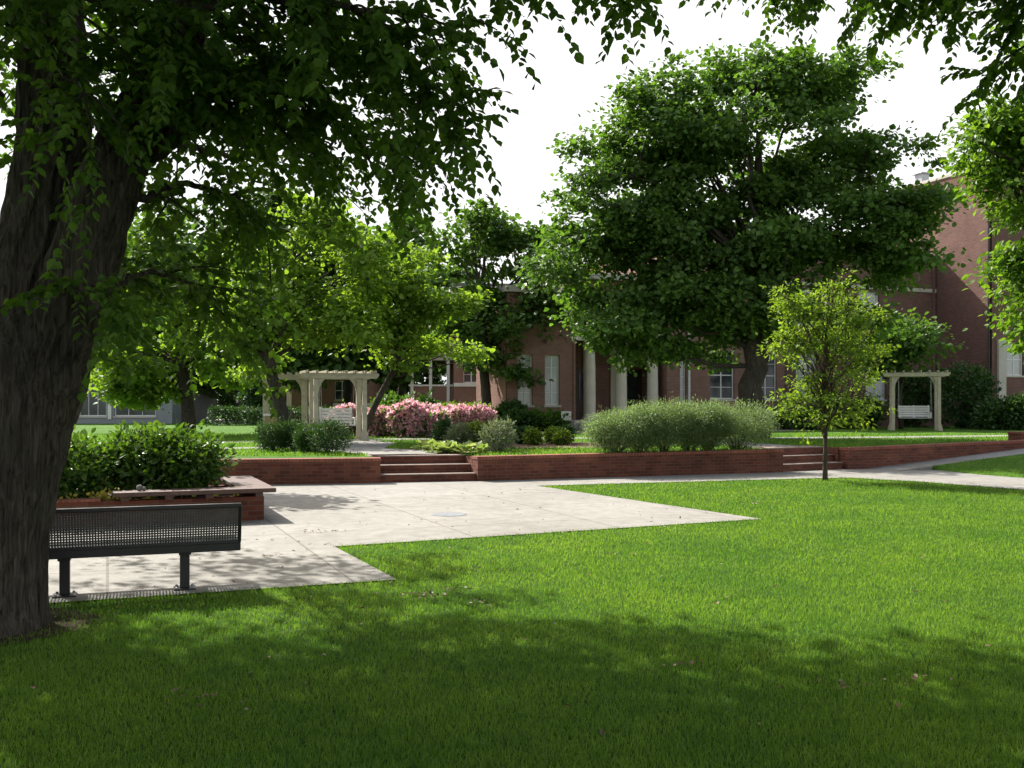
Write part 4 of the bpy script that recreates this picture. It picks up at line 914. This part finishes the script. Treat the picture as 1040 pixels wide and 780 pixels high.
# left wing
wins = [(sp(526), sp(541), 1.62, 3.75), (sp(553.5), sp(568.5), 1.62, 3.75)]
m = MB(); panel(m, sp(515), sp(582), zb0, 6.35, 0, wins, .16); m.box(sp(515), sp(582), .17, 3.2, zb0, 6.35); m.build('wing_wall', M['brick_hall'], hall)
for a in wins: window(hall, *a, 0, .16, 2, 4, 'blind')
m = MB(); m.box(sp(515)-.12, sp(582)-.01, -.16, 3.3, 6.352, 6.62); m.build('cornice', M['trim'], hall, bevel=.02)
# porch block
pa, pb = sp(584), sp(677)
m = MB()
m.box(sp(582)+.002, pa, -.05, 12, zb0, 7.05); m.box(pa, pb, .0, 12, 4.5, 7.05); m.box(pa, pb, 2.2, 12, zb0, 4.5); m.box(pb, sp(690), -.05, 12, zb0, 7.05)
m.build('porch_wall', M['brick_hall'], hall)
m = MB(); m.box(sp(582)-.05, sp(690)-.004, -.28, 12.05, 7.052, 7.34); m.build('cornice', M['trim'], hall, bevel=.02)
m = MB(); m.box(pa+.005, pb-.005, -.11, -.002, 4.4, 5.0); m.build('entablature', M['trim'], hall, bevel=.01)
m = MB(); m.box(pa-.4, pb+.4, -.75, -.055, .3, .98); m.box(pa+.003, pb-.003, -.054, 2.19, .3, .98); m.build('porch_floor', M['trim'], hall, bevel=.01)
m = MB(); m.box(pa-.2, pb+.2, -1.1, -.752, .3, .86); m.build('porch_step', M['trim'], hall, bevel=.01)
for px, y, rr in ((602.5, .32, .25), (634.5, .32, .25), (666.5, .32, .25)):
    x = sp(px); m = MB()
    m.lathe([(rr*1.35, .0), (rr*1.35, .12), (rr*1.2, .14), (rr*1.2, .22), (rr, .27), (rr, 1.2), (rr*.96, 2.2), (rr*.86, 3.15), (rr*.9, 3.17), (rr*1.05, 3.22), (rr*1.25, 3.32), (rr*1.25, 3.42)], 24, (x, y, .98))
    m.build('column', M['column'], hall, smooth=False)
for px in (646.5, 618):
    x = sp(px); m = MB(); m.box(x-.17, x+.17, 2.08, 2.198, .98, 4.4); m.build('pilaster', M['column'], hall, bevel=.01)
x = sp(660); m = MB(); m.box(sp(651)+.1, sp(651)+1.25, 2.12, 2.195, .985, 3.3); d_ = m.build('door', M['doorwood'], hall, bevel=.01)
m = MB(); m.box(sp(651)+.3, sp(651)+1.05, 2.105, 2.119, 1.9, 3.1); m.build('pane', M['glass'], d_)
m = MB(); m.box(sp(651)+1.1, sp(651)+1.14, 2.07, 2.119, 1.95, 2.1); m.build('handle', M['galv'], d_)
x = sp(606); m = MB(); m.box(x, x+1.0, 2.12, 2.195, .985, 3.3); d_ = m.build('door', M['doorwood'], hall, bevel=.01)
m = MB(); m.box(x+.2, x+.8, 2.105, 2.119, 1.9, 3.1); m.build('pane', M['glass'], d_)
# main two-storey block
wins = [(sp(690.5), sp(697), 1.75, 4.05), (sp(721), sp(746), 1.9, 4.1), (sp(768), sp(789), 1.9, 4.1), (sp(808), sp(830), 1.9, 4.1), (sp(879), sp(900), 1.9, 4.1),
        (sp(721), sp(746), 5.3, 7.2), (sp(768), sp(789), 5.3, 7.2), (sp(808), sp(830), 5.3, 7.2), (sp(872), sp(893), 5.3, 7.2)]
m = MB(); panel(m, sp(690)+.002, sp(797), zb0, 9.05, 0, [w for w in wins if w[1] < sp(797)], .16); m.box(sp(690)+.002, sp(797), .17, 12, zb0, 9.05); m.build('block_wall', M['brick_hall'], hall)
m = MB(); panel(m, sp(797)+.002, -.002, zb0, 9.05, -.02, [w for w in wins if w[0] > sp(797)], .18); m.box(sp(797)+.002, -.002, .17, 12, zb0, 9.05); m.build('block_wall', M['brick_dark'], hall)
for i, a in enumerate(wins): window(hall, *a, 0, .16, 2 if i else 1, 4, 'glass' if i in (1, 2, 5, 6) else 'blind')
m = MB(); m.box(sp(690)+.01, -.01, -.08, -.021, 7.32, 7.5); m.build('belt_course', M['trim'], hall, bevel=.01)
m = MB(); m.box(sp(690)-.04, -.012, -.10, 12.05, 9.052, 9.3); m.build('parapet_coping', M['trim'], hall, bevel=.02)
m = MB(); m.box(-.28, -.16, -.14, -.022, .8, 9.0); m.build('downspout', M['brick_dark'], hall, bevel=.01)
x = sp(699); m = MB(); m.tube([(x, -.07, .8), (x, -.07, 6.2)], .06, 8); m.build('downspout', M['white'], hall)
# sign board beside the left wing
p_ = T(575, 39.6)
sg = thing('notice_board', 'small white notice board by the left end of the porch', 'sign', p_, GRID)
m = MB(); m.box(-.22, .22, -.02, .02, .42, .80); m.build('board', M['white'], sg, bevel=.008)
for x in (-.18, .18):
    m = MB(); m.box(x-.02, x+.02, .021, .055, 0, .78); m.build('leg', M['metal'], sg)
# tower
tw = thing('brick_tower', 'tall windowless red brick tower block beside the shaded brick hall end', 'building', (*J, 0), atan2(uy, ux))
m = MB(); wins = [(3.0, 4.3, 3.6, 4.9), (1.55, 2.7, 3.6, 4.9)]
wins = [(.95, 2.1, 3.05, 4.6), (2.9, 4.1, 3.05, 4.6)]
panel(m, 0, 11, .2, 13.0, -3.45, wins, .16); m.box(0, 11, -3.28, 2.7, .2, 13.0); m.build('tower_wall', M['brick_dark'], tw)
for a in wins: window(tw, *a, -3.45, .16, 2, 2, 'blind')
m = MB(); m.box(-.06, 11.06, -3.53, 2.76, 13.002, 13.16); m.build('parapet_coping', M['trim'], tw, bevel=.02)
m = MB(); m.box(.32, .80, -3.58, -3.452, .8, 4.75); m.build('pilaster', M['trim'], tw, bevel=.01)
m = MB(); m.tube([(-.08, -3.35, .8), (-.08, -3.35, 12.9)], .05, 8); m.build('downspout', M['metal'], tw)
m = MB(); m.box(.5, 1.0, 1.4, 1.9, 13.162, 13.75); m.box(.4, 1.1, 1.3, 2.0, 13.752, 13.82); m.build('roof_vent', M['galv'], tw, bevel=.01)
# three-storey brick building behind the double-trunk tree
p0 = P(461, 412, 58); tb = thing('brick_building', 'pinkish brick building with white windows behind the dark double trunk tree', 'building', (p0[0], p0[1], 0), radians(6))
wins = []
for k in range(5):
    for z0_, z1_ in ((2.95, 4.9), (5.9, 7.4)): wins.append((.55 + k*1.62, .55 + k*1.62 + .95, z0_, z1_))
m = MB(); panel(m, 0, 9.5, .3, 8.1, 0, wins, .15); m.box(0, 9.5, .16, 10, .3, 8.1); m.build('brick_wall', M['brick_hall'], tb)
for a in wins: window(tb, *a, 0, .15, 2, 4, 'glass', False)
m = MB(); m.box(-.01, 9.5, -.07, -.002, 2.72, 2.94); m.build('belt_course', M['white'], tb, bevel=.01)
m = MB(); m.box(-.25, 9.6, -.3, 10.2, 8.102, 8.6); m.build('cornice', M['trim'], tb, bevel=.03)
m = MB(); m.box(-.05, 9.4, .5, 10, 8.602, 8.9); m.build('roof', M['roof'], tb)
m = MB(); m.box(-2.6, -.012, .9, 8, .3, 2.75); m.build('porch_wall', M['brick_hall'], tb)
m = MB(); m.box(-2.7, -.012, .75, 8.1, 4.3, 4.75); m.build('porch_roof', M['trim'], tb, bevel=.02)
for x in (-2.45, -1.35, -.3):
    m = MB(); m.box(x-.09, x+.09, .8, .98, .8, 4.298); m.build('porch_post', M['white'], tb, bevel=.01)
m = MB(); m.box(-2.65, -.014, .82, .89, 2.752, 2.86); m.build('porch_rail', M['white'], tb)
# pale grey building on the far left
p0 = P(60, 412, 54); wb = thing('grey_building', 'low pale grey building with dark windows seen under the trees', 'building', (p0[0] - 10, p0[1], 0), radians(0))
k_ = 54 / F; xx = lambda px: (px - 60)*k_ + 10
wins = [(xx(60)-2.2, xx(60)-.4, 1.05, 3.0), (xx(80), xx(108), 1.02, 3.1), (xx(116), xx(158), 1.02, 3.1)]
m = MB(); panel(m, 0, xx(175), .3, 4.0, 0, wins, .15); m.box(0, xx(175), .16, 8, .3, 4.0); m.build('wall', M['siding'], wb)
for a in wins: window(wb, *a, 0, .15, 3, 1, 'glass', True)
m = MB(); m.box(xx(110), xx(113.5), -.08, -.002, .85, 3.99); m.build('pilaster', M['white'], wb)
m = MB(); m.box(-.3, xx(175)+.5, -.7, 8.3, 4.002, 4.3); m.build('roof', M['roof'], wb, bevel=.02)
# small far brick house behind the arbors
p0 = P(296, 412, 72); hb = thing('brick_house', 'far small brick house with pale door bay seen through the arbors', 'building', (p0[0], p0[1], 0), radians(-4))
wins = [(1.0, 2.1, 2.0, 3.4), (3.2, 4.3, 2.0, 3.4)]
m = MB(); panel(m, 0, 5.4, .5, 4.6, 0, wins, .12); m.box(0, 5.4, .13, 7, .5, 4.6); m.build('wall', M['brick_hall'], hb)
for a in wins: window(hb, *a, 0, .12, 2, 2, 'glass')
m = MB(); m.add([(-.3, -.4, 4.6), (5.7, -.4, 4.6), (5.7, 7.4, 4.6), (-.3, 7.4, 4.6), (-.3, 3.5, 6.4), (5.7, 3.5, 6.4)], [(0,1,5,4), (2,3,4,5), (0,4,3), (1,2,5), (3,2,1,0)]); m.build('roof', M['roof'], hb)
m = MB(); m.box(-2.6, -.02, 1.0, 5, .5, 2.6); m.build('porch_wall', M['white'], hb)
p0 = P(338, 412, 60); gw = MB(); gw.box(0, 2.6, 0, .25, .4, 1.75)
o = gw.build('garden_wall', M['white'], bevel=.02); o.location = (p0[0], p0[1], 0); tag(o, 'low whitewashed garden wall behind the porch swing', 'wall')

# ------------------------------------------------------------------ grass blades and fallen leaves
def inside(poly, x, y):
    poly = np.array(poly, float); c = np.zeros(len(x), bool); n = len(poly)
    for i in range(n):
        x0, y0 = poly[i]; x1, y1 = poly[(i+1) % n]
        hit = (y0 > y) != (y1 > y)
        with np.errstate(divide='ignore', invalid='ignore'): xi = (x1-x0)*(y-y0)/(y1-y0) + x0
        c ^= hit & (x < xi)
    return c
def blades(mb, x, y, z, h, w, r):
    n = len(x); a = r.random(n)*2*pi; lean = r.uniform(.1, 1.15, n)
    d = np.stack([np.cos(a), np.sin(a), np.zeros(n)], 1); fa = r.random(n)*2*pi
    s = np.stack([np.cos(fa), np.sin(fa), np.zeros(n)], 1); p = np.stack([x, y, z], 1)
    V = np.stack([p - s*(w/2)[:, None], p + s*(w/2)[:, None], p + d*(h*lean*.35)[:, None] + s*(w*.38)[:, None] + np.array([0,0,1])*(h*.6)[:, None],
                  p + d*(h*lean*.35)[:, None] - s*(w*.38)[:, None] + np.array([0,0,1])*(h*.6)[:, None], p + d*(h*lean)[:, None] + np.array([0,0,1])*(h*(1 - .3*lean))[:, None]], 1).reshape(-1, 3)
    o = (np.arange(n)*5)[:, None]
    k = mb.n; mb.V.append(V); mb.Fs.append(np.array([[0,1,2,3]]) + o + k); mb.Fs.append(np.array([[3,2,4]]) + o + k); mb.n += len(V)
r = np.random.default_rng(99); gm = MB()
NB = 760000; y = 3.6 * (25.0/3.6) ** r.random(NB); x = (r.random(NB)*2 - 1) * (.60*y + 1.0)
ok = ~inside(PLAZA, x + r.normal(size=NB)*.022, y + r.normal(size=NB)*.022)
wallx = np.array([tuple(Lfar), tuple(Lw), tuple(Aw), tuple(Rw), tuple(Bw), tuple(Bend)])
ok &= y < np.interp(x, wallx[:, 0], wallx[:, 1]) - .02
rel = np.stack([x - Bw[0], y - Bw[1]], 1); tt_ = rel @ U; dd_ = -(rel @ W)
ok &= ~((tt_ > 0.5) & (dd_ < 1.0))
dt_ = np.hypot(x + 3.86, y - 7.1); ok &= (dt_ > .52) & ~((dt_ < .80) & (r.random(NB) < .72))
x, y = x[ok], y[ok]; rel = rel[ok]; tt_ = tt_[ok]; dd_ = dd_[ok]
patch = .5 + .5*np.sin(x*1.7 + 2*np.sin(y*.9))*np.sin(y*1.3 + 1.5*np.sin(x*.7))
sc_ = np.maximum(1, y/6.5)
hh = (.022 + .024*r.random(len(x))) * (.85 + .3*patch) * np.minimum(1.25, sc_**.25)
onbank = (tt_ > 1.75) & (x > 10.2) & (y > 15) & (dd_ > .9)
from mathutils.bvhtree import BVHTree
bv = BVHTree.FromPolygons([v.co[:] for v in bank.data.vertices], [p.vertices[:] for p in bank.data.polygons])
zz = np.zeros(len(x))
for i in np.nonzero((x > 9.5) & (y > 14))[0]:
    h_ = bv.ray_cast(Vector((x[i], y[i], 5)), Vector((0, 0, -1)))
    if h_[0] is not None: zz[i] = h_[0].z
blades(gm, x, y, zz, hh, .0034*sc_**.75*(.7 + .6*r.random(len(x))), r)
NB = 70000; y = 21 * (36/21.0) ** r.random(NB); x = (r.random(NB)*2 - 1) * (.58*y)
keep = inside(TB, x, y)
for o in list(COL.objects):
    if o.get('kind') == 'structure' and o.name.split('.')[0] in ('cross_walk', 'stair_walk', 'wall_walk', 'right_stair_walk', 'hall_walk', 'mulch_bed', 'shrub_bed', 'rose_bed', 'foundation_bed'):
        for pg in o.data.polygons:
            keep &= ~inside([o.data.vertices[i].co[:2] for i in pg.vertices], x, y)
x, y = x[keep], y[keep]
blades(gm, x, y, tz(y), .05 + .04*r.random(len(x)), .016*(.7 + .6*r.random(len(x))), r)
tag(gm.build('grass', M['blade']), 'short mown green grass of the lawns', 'grass', kind='stuff')
# dead leaves and clippings
dm = MB(); pts = []
for px, py, n, s in ((432, 609, 34, .13), (490, 617, 14, .09), (462, 603, 10, .10), (765, 512, 20, .16), (636, 565, 10, .12), (325, 541, 16, .12), (330, 554, 6, .08), (270, 566, 7, .07), (282, 578, 4, .03), (940, 700, 16, .10), (850, 703, 14, .10), (190, 715, 14, .12), (700, 680, 8, .10)):
    q = G(px, py); pts += [(*(q + r.normal(size=2)*s*np.array([1, .6])), .022 if py < 600 else .045) for _ in range(n)]
for _ in range(150):
    q = np.array([r.uniform(-4, 3), r.uniform(8.2, 20)]); pts.append((*q, .022))
for _ in range(70):
    yy = r.uniform(4.5, 13); q = (r.uniform(-.5, .5)*yy, yy); pts.append((*q, .05))
pts = np.array(pts); n = len(pts)
ax = unit(np.c_[r.normal(size=(n, 2)), r.normal(size=n)*.25]); nm = unit(np.c_[r.normal(size=(n, 2))*.35, np.ones(n)])
add_leaves(dm, pts, r.uniform(.022, .052, n), ax, nm, OVAL)
tag(dm.build('dead_leaves', M['deadleaf']), 'scattered brown dead leaves on the plaza and lawn', 'leaves', kind='stuff')

# ------------------------------------------------------------------ sky, sun, camera
SUN_DIR = Vector((-0.68, 0.73, 0)).normalized(); EL = radians(42)
SKYW = 5.0
wd = bpy.data.worlds.new('World'); SC.world = wd; wd.use_nodes = True; nt = wd.node_tree; nt.nodes.clear()
out = nt.nodes.new('ShaderNodeOutputWorld'); bg = nt.nodes.new('ShaderNodeBackground'); sky = nt.nodes.new('ShaderNodeTexSky')
sky.sky_type = 'NISHITA'; sky.sun_disc = False; sky.sun_elevation = EL; sky.sun_rotation = atan2(SUN_DIR.x, SUN_DIR.y)
sky.air_density = 1.2; sky.dust_density = 5.0; sky.ozone_density = 1.0
bg.inputs[1].default_value = 0.12
# a hazy white band round the horizon thinning to clear sky overhead, with soft cloud unevenness
tc = nt.nodes.new('ShaderNodeTexCoord'); sx = nt.nodes.new('ShaderNodeSeparateXYZ'); nt.links.new(tc.outputs['Generated'], sx.inputs[0])
cn = nt.nodes.new('ShaderNodeTexNoise'); cn.inputs['Scale'].default_value = 2.2; cn.inputs['Detail'].default_value = 5; nt.links.new(tc.outputs['Generated'], cn.inputs['Vector'])
ma = nt.nodes.new('ShaderNodeMath'); ma.operation = 'MULTIPLY_ADD'; ma.inputs[1].default_value = 0.25; nt.links.new(cn.outputs[0], ma.inputs[0]); nt.links.new(sx.outputs[2], ma.inputs[2])
mr = nt.nodes.new('ShaderNodeMapRange'); mr.inputs[1].default_value = 0.52; mr.inputs[2].default_value = 0.72; mr.inputs[3].default_value = 1.0; mr.inputs[4].default_value = 0.1; nt.links.new(ma.outputs[0], mr.inputs[0])
mx = nt.nodes.new('ShaderNodeMix'); mx.data_type = 'RGBA'; mx.inputs[7].default_value = (SKYW * .98, SKYW * .99, SKYW, 1)
nt.links.new(mr.outputs[0], mx.inputs[0]); nt.links.new(sky.outputs[0], mx.inputs[6]); nt.links.new(mx.outputs[2], bg.inputs[0]); nt.links.new(bg.outputs[0], out.inputs[0])
ld = bpy.data.lights.new('sun', 'SUN'); ld.energy = 5.0; ld.angle = radians(.53); ld.color = (1, .965, .90)
lo = bpy.data.objects.new('sun', ld); COL.objects.link(lo); lo.location = (-30, 12, 30)
d = -(SUN_DIR * cos(EL) + Vector((0, 0, sin(EL)))); lo.rotation_euler = d.to_track_quat('-Z', 'Y').to_euler()
cam = bpy.data.cameras.new('camera'); co = bpy.data.objects.new('camera', cam); COL.objects.link(co)
cam.sensor_width = 36; cam.lens = 36 * F / 1040; cam.shift_y = (HOR - 390) / 1040; cam.clip_end = 1500; cam.clip_start = .05
co.location = (0, 0, EYE); co.rotation_euler = (radians(90), 0, 0); SC.camera = co
SC.view_settings.view_transform = 'Standard'; SC.view_settings.look = 'None'; SC.view_settings.exposure = 1.15; SC.view_settings.gamma = 1
SC.render.engine = 'CYCLES'; SC.cycles.use_denoising = True; SC.cycles.max_bounces = 7; SC.cycles.diffuse_bounces = 4; SC.cycles.transmission_bounces = 4
SC.cycles.sample_clamp_indirect = 6.0
